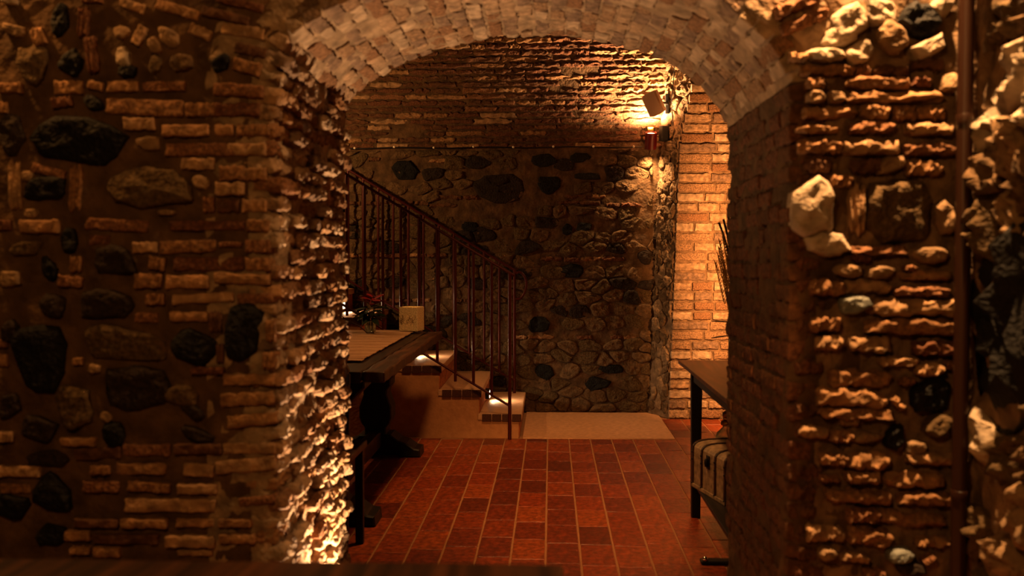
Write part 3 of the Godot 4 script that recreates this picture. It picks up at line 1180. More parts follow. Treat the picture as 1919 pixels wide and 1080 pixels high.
	wr("k", 94.7, 93.7, 9.7, 8.6, -0)
	wr("m", 95.9, 86.1, 7.2, 4.8, 35)
	wr("k", 85.7, 82.9, 5.0, 6.2, -10)
	wr("t", 91.1, 80.5, 5.0, 3.5, -0)
	wr("t", 69.3, 53.7, 4.5, 3.0, -0)
	wr("g", 87.1, 53.5, 6.4, 3.5, -5)
	wr("b", 94.0, 52.6, 3.2, 1.6, 35)
	wr("t", 81.2, 104.8, 2.6, 1.9, -0)
	wr("d", 89.8, 50.3, 7.9, 3.3, -0)


# ------------------------------------------------------------------ rooms
func slab(parent: Node3D, called: String, lo: Vector3, hi: Vector3, m: Material):
	part(called, rbox(hi - lo, 0.01), m, parent, (lo + hi) / 2.0)


func room_shell():
	var f := struct("floor_base", "sand and grout bed under the terracotta tiles")
	slab(f, "bed", Vector3(-3.4, -0.2, -8.4), Vector3(3.4, -0.0035, 2.0), M.grout)
	var w := struct("wall_near_left", "plastered left wall of the near room")
	slab(w, "wall_body", Vector3(-3.0, -0.05, -NEAR - 0.1), Vector3(-2.8, 3.5, 2.0), M.mortar_dark)
	w = struct("wall_rear", "plastered wall behind the viewer")
	slab(w, "wall_body", Vector3(-3.0, -0.05, 1.8), Vector3(1.4, 3.5, 2.0), M.mortar_dark)
	w = struct("ceiling_near", "low plastered ceiling of the near room")
	slab(w, "ceiling_body", Vector3(-3.0, 3.3, -NEAR - 0.1), Vector3(1.4, 3.5, 2.0), M.mortar_dark)
	w = struct("wall_far_left", "rough left wall of the back room behind the stairs")
	slab(w, "wall_body", Vector3(-3.4, -0.05, -8.4), Vector3(-3.2, 4.8, -FAR + 0.05), M.mortar_dark)
	w = struct("wall_far_right", "rough right wall of the side room")
	slab(w, "wall_body", Vector3(3.2, -0.05, -8.4), Vector3(3.4, 4.8, -FAR + 0.05), M.mortar)
	# side wall of the near room, right of the pipe
	var sw := struct("wall_side", "rubble side wall at the right edge, running towards the viewer")
	slab(sw, "wall_body", Vector3(1.06, -0.05, -NEAR - 0.1), Vector3(1.4, 3.5, 2.0), M.mortar)
	var at := func(u: float, v: float) -> Vector3:
		return Vector3(1.045, v * 3.4, lerpf(-NEAR - 0.02, -0.9, u))
	part("mortar", sheet(64, 110, at, 0.016, 10.0), M.mortar, sw)
	var sf := func(u: float, vv: float) -> Transform3D:
		return Transform3D(Basis(Vector3(0, 0, 1), Vector3.UP, Vector3(-1, 0, 0)), Vector3(1.045, vv, -NEAR + u))
	rubble(sw, sf, 0.02, 0.8, 0.3, 2.1, 0.15, 0.12, 0.010, 0.012, 0.05, 0.03, ["t", "w", "p", "m", "t"], 0.12, [[0.2, 1.1, 0.34, 0.30]])
	lay_piece(sw, "k", (sf as Callable).call(0.2, 1.12), 0.36, 0.46, 0.02, true)  # large dark rounded area, laid as one black piece


func vault_frame(x: float, s: float) -> Transform3D:
	var a := s / VAULT_R
	return Transform3D(Basis(Vector3.RIGHT, Vector3(0, cos(a), sin(a)), Vector3(0, -sin(a), cos(a))), Vector3(x, SPRING + VAULT_R * sin(a), -VAULT_Z - VAULT_R * cos(a)))


func splay_near(y: float) -> float:
	return 0.935 + 0.036 * minf(y, 2.1) + 0.188 * maxf(0.0, y - 2.1)


func splay_far(y: float) -> Vector3:
	var z := BACK
	if y > SPRING:
		z = VAULT_Z + VAULT_R * sqrt(maxf(0.0, 1.0 - pow((y - SPRING) / VAULT_R, 2.0)))
	return Vector3(0.795 + 0.04 * y, y, -z - 0.01)


func splay(u: float, v: float) -> Vector3:
	var y := v * 3.3
	return splay_far(y).lerp(Vector3(splay_near(y), y, -7.87), u)


func far_room():
	# barrel vault over the back room
	var vt := struct("ceiling_vault", "brick barrel vault rising from the back wall, thin worn courses")
	var at := func(u: float, v: float) -> Vector3:
		return vault_frame(lerpf(-3.3, 3.3, u), v * PI * VAULT_R).origin
	part("mortar", sheet(90, 90, at, 0.004, 9.0), M.mortar_dark, vt)
	var outer := func(u: float, v: float) -> Vector3:
		var f := vault_frame(lerpf(3.4, -3.4, u), v * PI * VAULT_R)
		return f.origin - f.basis.z * 0.2
	part("vault_back", sheet(4, 30, outer, 0.0, 1.0), M.mortar, vt)
	courses(vt, vault_frame, -1.95, 1.0, 0.0, 1.03, 0.0495, 0.010, 0.16, 0.32, 0.005, 0.016, ["b", "r", "r"], true, 0.03, 0.002)
	# rubble back wall
	var bw := struct("wall_back", "dark rubble back wall with brick courses and black stones, behind the stairs")
	slab(bw, "wall_body", Vector3(-3.4, -0.05, -BACK - 0.25), Vector3(3.4, 2.4, -BACK - 0.03), M.mortar_dark)
	var bat := func(u: float, v: float) -> Vector3:
		return Vector3(lerpf(-3.3, 0.9, u), v * 2.2, -BACK)
	part("mortar", sheet(120, 70, bat, 0.010, 9.0), M.mortar_dark, bw)
	var stones := [[-0.05, 2.06, 0.21, 0.11], [-0.02, 1.86, 0.19, 0.15], [-0.42, 1.83, 0.40, 0.26], [0.24, 2.08, 0.16, 0.08], [0.30, 1.93, 0.2, 0.06], [0.13, 1.50, 0.09, 0.09], [0.27, 1.52, 0.12, 0.07], [0.16, 1.16, 0.22, 0.11], [-0.1, 0.72, 0.2, 0.12], [0.38, 0.24, 0.2, 0.12], [-0.05, 0.33, 0.16, 0.12], [-1.2, 1.98, 0.22, 0.16], [-0.66, 1.52, 0.14, 0.09], [-0.62, 1.33, 0.24, 0.08], [0.5, 0.36, 0.2, 0.08]]
	var flat := func(u: float, vv: float) -> Transform3D:
		return Transform3D(Basis.IDENTITY, Vector3(u, vv, -BACK))
	for q in stones:
		lay_piece(bw, "d" if q[2] > 0.22 else "k", (flat as Callable).call(q[0], q[1]), q[2], q[3], 0.016)
	# levelling courses of brick between bands of rubble
	var taken := stones.duplicate()
	for q in [[-1.85, -1.0, 1.72], [-1.0, -0.62, 1.70], [-0.95, -0.6, 1.765], [-1.85, -0.85, 1.29], [-0.2, 0.75, 1.26], [0.0, 0.45, 1.77], [0.05, 0.40, 1.72], [0.45, 0.80, 1.70], [-1.7, -0.6, 0.92], [-0.3, 0.7, 0.62], [-1.0, -0.8, 2.06], [-1.5, -1.3, 2.08]]:
		courses(bw, flat, q[0], q[1], q[2] - 0.024, q[2] + 0.024, 0.048, 0.012, 0.12, 0.26, 0.008, 0.022, ["b", "r", "r"], true, 0.12, 0.004)
		taken.append([(q[0] + q[1]) / 2.0, q[2], (q[1] - q[0]) / 1.5, 0.075])
	rubble(bw, flat, -1.86, 0.83, 0.0, 2.15, 0.17, 0.10, 0.0055, 0.006, 0.026, 0.012, ["w", "m", "m", "w", "m", "w", "d"], 0.05, taken)
	# splayed side between back wall and pier
	var sp := struct("wall_splay", "narrow shadowed rubble return between the back wall and the lit brick pier")
	part("mortar", sheet(14, 120, splay, 0.012, 13.0), M.mortar, sp)
	var spf := func(u: float, vv: float) -> Transform3D:
		var x: Vector3 = splay(1.0, vv / 3.3) - splay(0.0, vv / 3.3)
		x.y = 0
		x = x.normalized()
		return Transform3D(Basis(x, Vector3.UP, x.cross(Vector3.UP)), splay(u / 0.31, vv / 3.3))
	rubble(sp, spf, 0.01, 0.30, 0.02, 3.2, 0.10, 0.11, 0.004, 0.006, 0.022, 0.012, ["w", "t", "w"], 0.04)
	# lit brick pier and the wall of the side room
	var pr := struct("wall_pier", "brightly lit pale brick pier at the back right, beside the dark rubble return")
	slab(pr, "wall_body", Vector3(1.25, -0.05, -8.2), Vector3(3.3, 4.8, -7.90), M.mortar)
	var pat := func(a: float, b: float) -> Vector3:
		var yy := b * 4.7
		return Vector3(lerpf(splay_near(yy), 3.3, pow(a, 1.5)), yy, -7.87)
	part("mortar", sheet(60, 150, pat, 0.004, 10.0), M.mortar, pr)
	var vv := 0.0
	while vv < 2.95:
		var u := splay_near(vv) - 0.004
		while u < 1.55:
			var l: float = pick([0.13, 0.24, 0.28, 0.20, 0.15])
			lay_piece(pr, "c", Transform3D(Basis.IDENTITY, Vector3(u + l / 2, vv + 0.038, -7.87)), l, 0.060 * rng.randf_range(0.92, 1.05), rng.randf_range(0.012, 0.021))
			u += l + 0.016
		vv += 0.0775


func floor_tiles():
	var fl := struct("floor", "waxed terracotta floor of long tiles with pale joints running away from the viewer")
	for k in range(-11, 10):
		var x := -0.02 + 0.149 * (k + 0.5)
		var end := 6.955 if x < 0.87 else 7.84
		var z := 3.62 + rng.randf_range(0.0, 0.29)
		if x > 0.6 and x < 0.95:
			z += 0.0
		while z < end - 0.05:
			var l := minf(0.293, end - z)
			var m: Material = M.tiles[[0, 1, 2, 3, 4, 0, 1, 2, 4, 3, 5][rng.randi() % 11]]
			piece("tile", pick(tiles), m, fl, Basis(Vector3.UP, rng.randf_range(-0.004, 0.004)), Vector3(x, -0.0100 + rng.randf_range(-0.0012, 0.0006), -z - l / 2), Vector3(1, 1, l / 0.293))
			z += l + 0.0042
	var ld := struct("floor_landing", "pale streaked slab set flush in the floor at the foot of the stairs")
	part("slab", rbox(Vector3(1.07, 0.03, 1.17), 0.004), M.landing, ld, Vector3(0.338, -0.011, -7.562))


# ------------------------------------------------------------------ stairs
func staircase():
	var st := struct("trim_1", "plastered masonry staircase rising to the left along the back wall")
	st.name = "staircase"
	var n := 9
	var poly := PackedVector2Array([Vector2(-0.225, -0.005)])
	for k in range(1, n + 1):
		var x := -0.202 - 0.282 * (k - 1) - 0.022
		poly.append(Vector2(x, 0.17 * k - 0.045))
		poly.append(Vector2(x - 0.282, 0.17 * k - 0.045))
	poly.append(Vector2(-3.15, 0.17 * n - 0.045))
	poly.append(Vector2(-3.15, -0.005))
	part("side_wall", extrude(poly, -8.13, -6.99, 0.0), M.plaster, st)
	var tread_mesh := rbox(Vector3(0.31, 0.045, 1.15), 0.006, Vector3i(4, 1, 10), 0.0012, 12.0, 7)
	for k in range(1, n + 1):
		var x := -0.202 - 0.282 * (k - 1)
		part("tread", tread_mesh, M.tread, st, Vector3(x - 0.155, 0.17 * k - 0.0225, -7.555))
		part("riser", rbox(Vector3(0.006, 0.122, 1.13), 0.001), M.riser, st, Vector3(x - 0.019, 0.17 * k - 0.107, -7.558))
		# brick nosing along the side of the tread
		for b in 4:
			part("edge_brick", rbox(Vector3(0.066, 0.052, 0.012), 0.003), M.tread_edge, st, Vector3(x - 0.036 - b * 0.0705, 0.17 * k - 0.027, -6.978))
	var white := lin(1.0, 0.66, 0.36)
	for k in [1, 3, 5]:
		var x: float = -0.202 - 0.282 * k - 0.022
		var t := thing("step_light", ["", "small step light above the lowest tread, at the foot of the stairs", "", "small step light above the third tread, behind the corner of the dining table", "", "small step light above the fifth tread, behind the red plant"][k], "lamp", Vector3(x, 0.17 * k, -7.62), 0.0, "step lights on the stairs")
		part("housing", rbox(Vector3(0.035, 0.075, 0.09), 0.004), M.black_metal, t, Vector3(0.02, 0.055, 0))
		part("lens", rbox(Vector3(0.004, 0.05, 0.07), 0.001), glow(white, 5.0), t, Vector3(0.0395, 0.052, 0))
		spot("step_beam", Vector3(x + 0.047, 0.17 * k + 0.06, -7.62), Vector3(x + 0.14, 0.17 * k, -7.62), white, 0.45, 80.0, 1.0, 0.02)
	railing("near iron stair railing, on the side towards the dining table", -6.93, -0.285, 1.165, 0.235, 0.0, 0.127, 13, false)
	railing("far iron stair railing along the back wall, ending in a scroll", -8.05, -0.293, 1.17, 0.27, 0.17, 0.123, 13, true)


func railing(label: String, z: float, x: float, top: float, low: float, foot: float, gap: float, n: int, scroll: bool):
	var r := thing("stair_railing", label, "railing", Vector3(x, foot, z), 0.0, "stair railings")
	var slope := 0.603
	top -= foot
	low -= foot
	part("newel", tube([Vector3(0, 0, 0), Vector3(0, top, 0)], 0.0125, 10), M.iron, r)
	for k in range(1, n):
		var dx := -gap * k
		part("baluster", tube([Vector3(dx, low - dx * slope - (0.06 if k % 3 == 0 and not scroll else 0.0), 0), Vector3(dx, top - dx * slope, 0)], 0.0105, 8), M.iron, r)
	var e := -gap * (n - 1) - 0.05
	part("bottom_rail", tube([Vector3(0, low, 0), Vector3(e, low - e * slope, 0)], 0.009, 8), M.iron, r)
	var pts := [Vector3(e, top - e * slope, 0), Vector3(0, top, 0)]
	if scroll:
		for k in 13:
			var a := PI * 0.62 - PI * 1.05 * k / 12.0
			pts.append(Vector3(0.035 + 0.062 * cos(a) * (1.0 if k < 7 else 1.0 - (k - 7) * 0.06), top - 0.125 + 0.11 * sin(a), 0))
		pts.append(Vector3(0, top - 0.235, 0))
	else:
		pts.append(Vector3(0.03, top - 0.02, 0))
	part("handrail", tube(pts, 0.0105, 10), M.iron, r)


# ------------------------------------------------------------------ dining table and what stands on it
func trestle(parent: Node3D, z: float):
	var half := [[0.066, 0.14], [0.07, 0.19], [0.09, 0.215], [0.103, 0.25], [0.103, 0.32], [0.088, 0.36], [0.075, 0.40], [0.078, 0.43], [0.1, 0.46], [0.1, 0.50], [0.14, 0.55], [0.2, 0.62], [0.24, 0.66], [0.24, 0.728]]
	var poly := PackedVector2Array()
	for q in half:
		poly.append(Vector2(q[0], q[1]))
	for i in range(half.size() - 1, -1, -1):
		poly.append(Vector2(-half[i][0], half[i][1]))
	part("pedestal", extrude(poly, z - 0.09, z + 0.09, 0.008), M.black_wood, parent)
	var ft := PackedVector2Array([Vector2(0.1, 0.145), Vector2(0.15, 0.105), Vector2(0.2, 0.09), Vector2(0.25, 0.055), Vector2(0.285, 0.05), Vector2(0.29, 0.0), Vector2(0.16, 0.0), Vector2(0.14, 0.016), Vector2(-0.14, 0.016), Vector2(-0.16, 0.0), Vector2(-0.29, 0.0), Vector2(-0.285, 0.05), Vector2(-0.25, 0.055), Vector2(-0.2, 0.09), Vector2(-0.15, 0.105), Vector2(-0.1, 0.145)])
	part("foot", extrude(ft, z - 0.10, z + 0.10, 0.008), M.black_wood, parent)


func dining_table():
	var t := thing("dining_table", "long dark rustic wooden table on two carved trestles, left behind the arch", "table", Vector3(-1.117, 0, -5.44))
	# local z: +1.16 is the near end, -1.16 the far end
	for i in 4:
		part("top_board", rbox(Vector3(0.1455, 0.05, 2.32), 0.006, Vector3i(2, 1, 30), 0.0014, 5.0, 200 + i), M.dark_wood, t, Vector3(-0.222 + i * 0.1475, 0.755, 0))
	for s in [-1, 1]:
		part("edge_board", rbox(Vector3(0.098, 0.05, 2.32), 0.008, Vector3i(2, 1, 40), 0.0022, 7.0, 210 + s), M.table_wood, t, Vector3(s * 0.347, 0.755, 0))
	trestle(t, 0.70)
	trestle(t, -0.93)
	part("stretcher", rbox(Vector3(0.075, 0.10, 1.75), 0.008), M.table_wood, t, Vector3(0, 0.115, -0.115))
	# slatted runner
	var r := thing("table_runner", "pale slatted runner covering the middle of the dark dining table", "runner", Vector3(-1.19, 0.7870, -5.60))
	for i in 22:
		var z := 0.93 - i * 0.0875
		part("slat", rbox(Vector3(0.60, 0.006, 0.084), 0.002, Vector3i(10, 1, 2), 0.0008, 8.0, 300 + i % 3), M.runner[i % 2], r, Vector3(rng.randf_range(-0.004, 0.004), 0.003 + 0.002 * absf(sin(i * 0.9)), z))
	# onyx lantern
	var l := thing("candle_lantern", "square translucent stone candle holder glowing at the far end of the table", "candle holder", Vector3(-0.905, 0.7970, -6.45), deg_to_rad(-14.0))
	for s in [-1, 1]:
		part("panel", rbox(Vector3(0.125, 0.155, 0.008), 0.002), M.onyx, l, Vector3(0, 0.0785, s * 0.0585))
		part("panel", rbox(Vector3(0.008, 0.155, 0.109), 0.002), M.onyx, l, Vector3(s * 0.0585, 0.0785, 0))
	part("floor_plate", rbox(Vector3(0.11, 0.008, 0.11), 0.002), M.onyx, l, Vector3(0, 0.005, 0))
	var ink := Shape.new()
	for k in 16:
		var x := rng.randf_range(-0.052, 0.052)
		var y := rng.randf_range(0.035, 0.06)
		var pts := []
		for j in 5:
			pts.append(Vector3(x + sin(j * 1.3 + k) * 0.007, y + j * rng.randf_range(0.006, 0.014), 0.0627))
		add_tube(ink, pts, 0.0011, 5)
	part("drawn_branches", ink.mesh(), M.ink, l)
	var c := thing("candle", "short lit candle inside the stone candle holder", "candle", Vector3(-0.895, 0.8070, -6.45))
	part("wax", lathe([[0, 0], [0.02, 0], [0.021, 0.002], [0.021, 0.025], [0.017, 0.027], [0, 0.024]], 16), M.wax, c)
	part("flame", lathe([[0, 0.026], [0.004, 0.031], [0.005, 0.036], [0.003, 0.044], [0, 0.052]], 10), glow(lin(1.0, 0.5, 0.12), 8.0), c)
	omni("candle_light", Vector3(-0.895, 0.8460, -6.45), lin(1.0, 0.45, 0.1), 0.03, 0.01)
	poinsettia()
	carved_chair()


func leaf_mesh(l: float, w: float, bend: float) -> ArrayMesh:
	var s := Shape.new()
	var prof := [0.05, 0.55, 0.95, 1.0, 0.75, 0.4, 0.03]
	var rows := []
	for i in prof.size():
		var t := float(i) / (prof.size() - 1)
		var y := -bend * t * t * l
		rows.append([Vector3(-prof[i] * w / 2, y + 0.003, t * l), Vector3(0, y, t * l), Vector3(prof[i] * w / 2, y + 0.003, t * l)])
	for i in rows.size() - 1:
		for k in 2:
			var a: Vector3 = rows[i][k]
			var b: Vector3 = rows[i][k + 1]
			var c: Vector3 = rows[i + 1][k + 1]
			var d: Vector3 = rows[i + 1][k]
			s.quad(d, c, b, a)
			var dn := Vector3(0, -0.0012, 0)
			s.quad(a + dn, b + dn, c + dn, d + dn)
	return s.mesh()


func poinsettia():
	var p := thing("poinsettia", "small red poinsettia with dark green leaves on the far end of the table", "plant", Vector3(-1.14, 0.7970, -6.25))
	part("vase", lathe([[0, 0], [0.03, 0], [0.034, 0.01], [0.036, 0.05], [0.033, 0.075], [0.030, 0.075], [0.032, 0.05], [0.029, 0.012], [0, 0.01]], 20), M.glass, p)
	var st := Shape.new()
	for k in 5:
		var a := TAU * k / 5.0 + 0.3
		add_tube(st, [Vector3(cos(a) * 0.012, 0.014, sin(a) * 0.012), Vector3(cos(a) * 0.018, 0.09, sin(a) * 0.018), Vector3(cos(a) * 0.035, 0.16, sin(a) * 0.035)], 0.0025, 6)
	part("stem", st.mesh(), M.twig, p)
	var green := leaf_mesh(0.098, 0.044, 0.25)
	var red := leaf_mesh(0.078, 0.038, 0.2)
	for k in 26:
		var a := k * 2.4
		var y := 0.085 + 0.085 * float(k) / 26.0
		var lf := part("leaf", green, M.leaf, p, Vector3(cos(a) * 0.018, y, sin(a) * 0.018))
		lf.rotation = Vector3(rng.randf_range(-0.5, 0.35), -a + PI / 2, rng.randf_range(-0.4, 0.4))
	for k in 15:
		var a := k * 2.4 + 0.5
		var lf := part("bract", red, M.red_leaf, p, Vector3(0.012 + cos(a) * 0.012, 0.175 + 0.0035 * k, sin(a) * 0.012))
		lf.rotation = Vector3(rng.randf_range(-0.75, -0.05), -a + PI / 2, rng.randf_range(-0.3, 0.3))
	var b := thing("dry_branch", "thin bare branch with one leaf leaning left of the red plant", "branch", Vector3(-1.16, 0.7970, -6.15))
	part("twig", tube([Vector3(0.02, 0.005, 0), Vector3(-0.03, 0.05, 0.0), Vector3(-0.10, 0.085, 0.01), Vector3(-0.18, 0.145, 0.02)], 0.004, 7, 0.002), M.twig, b)
	var l2 := part("leaf", leaf_mesh(0.05, 0.028, 0.2), M.leaf, b, Vector3(-0.08, 0.075, 0.01))
	l2.rotation = Vector3(-0.3, -1.9, 0.2)
	var l3 := part("leaf", leaf_mesh(0.045, 0.024, 0.2), M.leaf, b, Vector3(-0.10, 0.085, 0.01))
	l3.rotation = Vector3(0.1, -0.9, 0.2)


func carved_chair():
	var c := thing("carved_chair", "dark wooden chair with a carved back, half hidden behind the left jamb", "chair", Vector3(-1.04, 0, -4.02))
	for s in [-1, 1]:
		part("back_leg", tube([Vector3(s * 0.2, 0, 0.03), Vector3(s * 0.2, 0.45, 0), Vector3(s * 0.205, 0.80, -0.01)], 0.017, 8), M.black_wood, c)
		part("leg", rbox(Vector3(0.035, 0.43, 0.035), 0.004), M.black_wood, c, Vector3(s * 0.19, 0.215, -0.36))
	part("seat", rbox(Vector3(0.44, 0.035, 0.42), 0.008), M.dark_wood, c, Vector3(0, 0.445, -0.18))
	var poly := PackedVector2Array()
	for k in 9:
		poly.append(Vector2(0.205 + (0.014 if k % 2 else 0.0), 0.72 + k * 0.031))
	for k in 7:
		poly.append(Vector2(0.19 - k * 0.063, 0.985 + 0.03 * sin(PI * k / 6.0)))
	for k in range(8, -1, -1):
		poly.append(Vector2(-0.205 - (0.014 if k % 2 else 0.0), 0.72 + k * 0.031))
	part("back_panel", extrude(poly, -0.02, 0.012, 0.004), M.table_wood, c)
	for s in [-1, 1]:
		var ro := Shape.new()
		for k in 4:
			var pts := []
			for j in 10:
				var a := TAU * j / 9.0
				pts.append(Vector3(s * (0.188 + cos(a) * 0.013), 0.755 + k * 0.06 + sin(a) * 0.025, 0.0145))
			add_tube(ro, pts, 0.004, 6)
		part("carving", ro.mesh(), M.black_wood, c)


# ------------------------------------------------------------------ console table on the right
func console_group():
	var c := thing("console_table", "dark narrow console table with a low shelf, half hidden by the right jamb", "table", Vector3(0.86, 0, -4.27))
	# local z: -0.74 far end, +0.74 near end
	part("top", rbox(Vector3(0.44, 0.018, 1.50), 0.004), M.console_wood, c, Vector3(0, 0.751, 0))
	for s in [-1, 1]:
		part("side_apron", rbox(Vector3(0.018, 0.075, 1.30), 0.003), M.black_wood, c, Vector3(s * 0.155, 0.7045, 0))
		part("end_apron", rbox(Vector3(0.26, 0.075, 0.018), 0.003), M.black_wood, c, Vector3(0, 0.7045, s * 0.64))
		for e in [-1, 1]:
			var poly := PackedVector2Array([Vector2(-0.027, 0.742), Vector2(0.027, 0.742), Vector2(0.021, 0.0), Vector2(-0.021, 0.0)])
			part("leg", extrude(poly, -0.022, 0.022, 0.003), M.black_wood, c, Vector3(s * 0.147, 0, e * 0.62))
	part("shelf", rbox(Vector3(0.34, 0.02, 1.30), 0.004), M.black_wood, c, Vector3(0.0, 0.188, 0))
	trunk()
	# glass vase with dried grasses
	var v := thing("glass_vase", "tall clear glass cylinder vase on the console table", "vase", Vector3(0.90, 0.760, -4.86))
	part("cylinder", lathe([[0, 0], [0.036, 0], [0.038, 0.004], [0.036, 0.31], [0.033, 0.312], [0.033, 0.015], [0, 0.012]], 24), M.glass, v)
	var g := thing("dried_grasses", "bunch of straw coloured dried grass and dark twigs standing in the glass vase", "dried plant", Vector3(0.90, 0.775, -4.86))
	for k in 12:
		var bend := -0.025 - 0.0068 * k
		var top := 0.44 + 0.035 * ((k * 5) % 6)
		var zz := 0.012 * sin(k * 2.1)
		var stalk := [Vector3(bend * 0.1, 0.0, zz), Vector3(bend * 0.25, 0.3, zz), Vector3(bend, top, zz * 2.0)]
		part("stalk", tube(stalk, 0.0016, 5), M.straw, g)
		var s := Shape.new()
		for j in 26:
			var t := float(j) / 25.0
			var q := Vector3(bend, top, zz * 2.0).lerp(Vector3(bend * 0.55, top - 0.2, zz * 1.6), t)
			var sd := 1.0 if j % 2 else -1.0
			add_tube(s, [q, q + Vector3(sd * 0.008, 0.020, sd * 0.004 * cos(j))], 0.0034, 5, 0.0008)
		part("grass_head", s.mesh(), M.straw, g)
	for k in 3:
		var x := -0.035 - 0.022 * k
		part("twig", tube([Vector3(-0.01, 0.02, 0.01), Vector3(x * 0.3, 0.45, 0.01), Vector3(x * 0.8, 0.60, 0.01), Vector3(x - 0.01, 0.70 - 0.015 * k, 0.01)], 0.0045, 6, 0.006), M.twig, g)
	for k in 2:
		var lf := part("leaf", leaf_mesh(0.09, 0.024, 0.0), M.leaf, g, Vector3(-0.03, 0.185 - 0.065 * k, 0.0))
		lf.rotation = Vector3(-0.05 + 0.2 * k, -PI / 2 - 0.2, 0.3)
	# bottle on the shelf behind the trunk
	var b := thing("glass_bottle", "clear glass bottle with a gilded neck on the shelf behind the trunk", "bottle", Vector3(0.845, 0.198, -4.80))
	part("body", lathe([[0, 0], [0.05, 0], [0.055, 0.008], [0.055, 0.20], [0.045, 0.235], [0.018, 0.262], [0.016, 0.31], [0.013, 0.31], [0.015, 0.262], [0.042, 0.232], [0.051, 0.2], [0.051, 0.012], [0, 0.01]], 24), M.glass, b)
	part("neck_ring", lathe([[0.017, 0.268], [0.026, 0.272], [0.028, 0.282], [0.024, 0.292], [0.017, 0.296]], 16), M.brass, b)
	part("stopper", ball(0.02, 14, 10), M.brass, b, Vector3(0, 0.322, 0))
	# dark fitting on the floor
	var f := thing("floor_fitting", "low black metal fitting with a bright glint on the floor by the right jamb", "fitting", Vector3(0.70, 0, -4.14))
	part("plate", rbox(Vector3(0.15, 0.018, 0.05), 0.006), M.black_metal, f, Vector3(0, 0.0095, 0))
	part("chrome_ball", ball(0.012, 14, 10), M.chrome, f, Vector3(-0.058, 0.022, 0.012))  # small chrome ball that makes the bright glint


func trunk():
	# a small chest; its latched face looks left and a little towards the viewer
	var t := thing("trunk", "small cream trunk with brown straps and a latch on the console shelf", "trunk", Vector3(0.845, 0.198, -4.535), 0.0)
	t.rotation.y = deg_to_rad(-90.0 + 13.5)
	# local: x along the latched face (0.38), z = +0.14 is the latched face
	var w := 0.38
	var d := 0.27
	var sec := PackedVector2Array([Vector2(-d / 2, 0), Vector2(d / 2, 0), Vector2(d / 2, 0.148), Vector2(-d / 2, 0.148)])
	var body := part("body", extrude(sec, -w / 2, w / 2, 0.004), M.trunk, t)
	body.rotation.y = -PI / 2
	var lid := PackedVector2Array([Vector2(-d / 2, 0.150), Vector2(d / 2, 0.150)])
	for k in 13:
		var a := PI * k / 12.0
		lid.append(Vector2(d / 2 * signf(cos(a)) * pow(absf(cos(a)), 0.55), 0.165 + 0.055 * pow(sin(a), 0.55)))
	var l := part("lid", extrude(lid, -w / 2, w / 2, 0.004), M.trunk, t)
	l.rotation.y = -PI / 2
	for x in [-0.185, -0.078, 0.078, 0.185]:
		var s := Shape.new()
		var path := [Vector2(d / 2 + 0.002, 0.002), Vector2(d / 2 + 0.002, 0.155)]
		for k in 13:
			var a := PI * k / 12.0
			path.append(Vector2((d / 2 + 0.002) * signf(cos(a)) * pow(absf(cos(a)), 0.55), 0.165 + 0.057 * pow(sin(a), 0.55)))
		path.append(Vector2(-d / 2 - 0.002, 0.002))
		for i in path.size() - 1:
			var a: Vector2 = path[i]
			var b: Vector2 = path[i + 1]
			var n := Vector2((b - a).y, -(b - a).x).normalized() * 0.003
			var hw := 0.008
			s.quad(Vector3(x - hw, a.y + n.y, a.x + n.x), Vector3(x + hw, a.y + n.y, a.x + n.x), Vector3(x + hw, b.y + n.y, b.x + n.x), Vector3(x - hw, b.y + n.y, b.x + n.x))
			s.quad(Vector3(x + hw, a.y + n.y, a.x + n.x), Vector3(x + hw, a.y - n.y, a.x - n.x), Vector3(x + hw, b.y - n.y, b.x - n.x), Vector3(x + hw, b.y + n.y, b.x + n.x))
			s.quad(Vector3(x - hw, a.y - n.y, a.x - n.x), Vector3(x - hw, a.y + n.y, a.x + n.x), Vector3(x - hw, b.y + n.y, b.x + n.x), Vector3(x - hw, b.y - n.y, b.x - n.x))
		part("strap", s.mesh(), M.leather, t)
		for y in [0.02, 0.132, 0.166]:
			part("rivet", ball(0.005, 8, 6), M.black_metal, t, Vector3(x, y, d / 2 + 0.005))
	part("bottom_rim", rbox(Vector3(w + 0.006, 0.018, 0.006), 0.002), M.trunk, t, Vector3(0, 0.010, d / 2 + 0.003))
	part("latch_plate", rbox(Vector3(0.036, 0.062, 0.005), 0.002), M.black_metal, t, Vector3(0, 0.152, d / 2 + 0.003))
	part("latch", lathe([[0, -0.02], [0.008, -0.018], [0.011, 0.0], [0.007, 0.018], [0, 0.02]], 12), M.black_metal, t, Vector3(0, 0.150, d / 2 + 0.010))


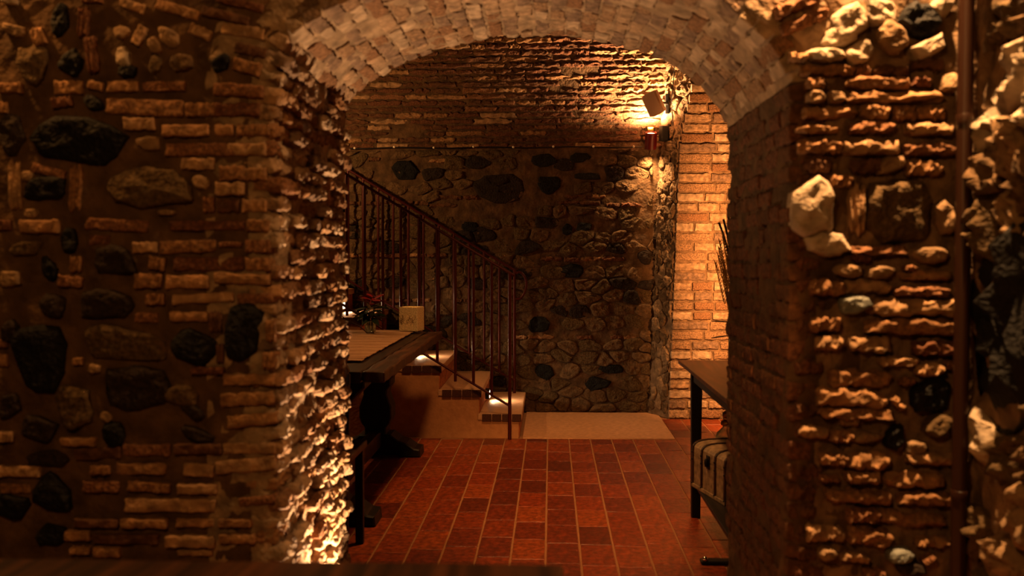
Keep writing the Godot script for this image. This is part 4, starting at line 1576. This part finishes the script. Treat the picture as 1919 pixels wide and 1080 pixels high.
# ------------------------------------------------------------------ small things on the walls
func small_things():
	# corner pipe
	var p := thing("corner_pipe", "tall dark brown pipe standing in the corner right of the arch wall", "pipe", Vector3(0.994, 0, -2.445))
	part("tube", tube([Vector3(0, 0, 0), Vector3(0, 3.3, 0)], 0.0185, 20), M.pipe, p)
	for y in [0.70, 1.61]:
		part("collar", lathe([[0.018, -0.012], [0.0205, -0.011], [0.0205, 0.011], [0.018, 0.012]], 20), M.pipe, p, Vector3(0, y, 0))
	# speaker, its bracket and junction box
	var s := thing("wall_speaker", "small tilted taupe loudspeaker above the red wall sconce", "speaker", Vector3(0.802, 2.475, -7.86))
	s.rotation = Vector3(deg_to_rad(16.0), deg_to_rad(-18.0), deg_to_rad(22.0))
	var poly := PackedVector2Array([Vector2(-0.062, -0.082), Vector2(-0.03, -0.092), Vector2(0.03, -0.092), Vector2(0.060, -0.086), Vector2(0.060, 0.086), Vector2(0.03, 0.092), Vector2(-0.03, 0.092), Vector2(-0.062, 0.082)])
	part("cabinet", extrude(poly, -0.06, 0.04, 0.008), M.speaker, s)
	part("grille", rbox(Vector3(0.104, 0.160, 0.006), 0.002), M.speaker, s, Vector3(0, 0, 0.043))
	var br := thing("speaker_bracket", "black metal bracket holding the tilted loudspeaker to the corner", "bracket", Vector3(0.90, 2.50, -8.0))
	part("wall_plate", rbox(Vector3(0.03, 0.16, 0.03), 0.004), M.black_metal, br, Vector3(0.028, 0, -0.04))
	part("arm", tube([Vector3(0.03, 0.0, -0.03), Vector3(-0.045, 0.0, 0.055)], 0.012, 8), M.black_metal, br)
	var jb := thing("junction_box", "small black box on the corner just below the loudspeaker", "box", Vector3(0.903, 2.262, -8.03), deg_to_rad(28.0))
	part("case", rbox(Vector3(0.068, 0.120, 0.05), 0.004), M.black_metal, jb)
	part("lid", rbox(Vector3(0.060, 0.110, 0.006), 0.002), M.black_metal, jb, Vector3(0, 0, 0.027))
	var wr2 := thing("speaker_cable", "thin black cable running down the corner behind the loudspeaker", "cable", Vector3(0.968, 2.32, -7.995))
	part("wire", tube([Vector3(0, 0, 0), Vector3(-0.01, 0.2, 0.0), Vector3(0.005, 0.4, 0.03), Vector3(0.0, 0.55, 0.06)], 0.004, 6), M.black_metal, wr2)
	# cable with pale clips along the springing line
	var cb := thing("wall_cable", "thin black cable with small pale clips running along the back wall", "cable", Vector3(0, SPRING + 0.005, -BACK + 0.045))
	var pts := []
	for k in 45:
		var x := lerpf(-1.95, 0.745, k / 44.0)
		pts.append(Vector3(x, 0.004 * sin(x * 9.0), 0))
	part("wire", tube(pts, 0.006, 6), M.black_metal, cb)
	for k in 8:
		var x := -1.60 + 0.324 * k
		part("clip", ball(0.0095, 10, 8), M.white, cb, Vector3(x, 0.004 + 0.004 * sin(x * 9.0), 0.004))


# ------------------------------------------------------------------ table edge in front of the viewer
func near_table():
	var t := thing("near_table", "dark wooden table top blurred along the bottom edge, close to the viewer", "table", Vector3(-0.95, 0, -1.32))
	for i in 5:
		part("top_board", rbox(Vector3(1.945, 0.04, 0.151), 0.006, Vector3i(12, 1, 2), 0.001, 5.0, 400 + i), M.table_wood, t, Vector3(0, 0.73, -0.306 + i * 0.153))
	for sx in [-1, 1]:
		for sz in [-1, 1]:
			part("leg", rbox(Vector3(0.06, 0.71, 0.06), 0.005), M.black_wood, t, Vector3(sx * 0.88, 0.355, sz * 0.30))
		part("side_apron", rbox(Vector3(0.03, 0.08, 0.54), 0.004), M.black_wood, t, Vector3(sx * 0.88, 0.67, 0))
	for sz in [-1, 1]:
		part("apron", rbox(Vector3(1.70, 0.08, 0.03), 0.004), M.black_wood, t, Vector3(0, 0.67, sz * 0.30))
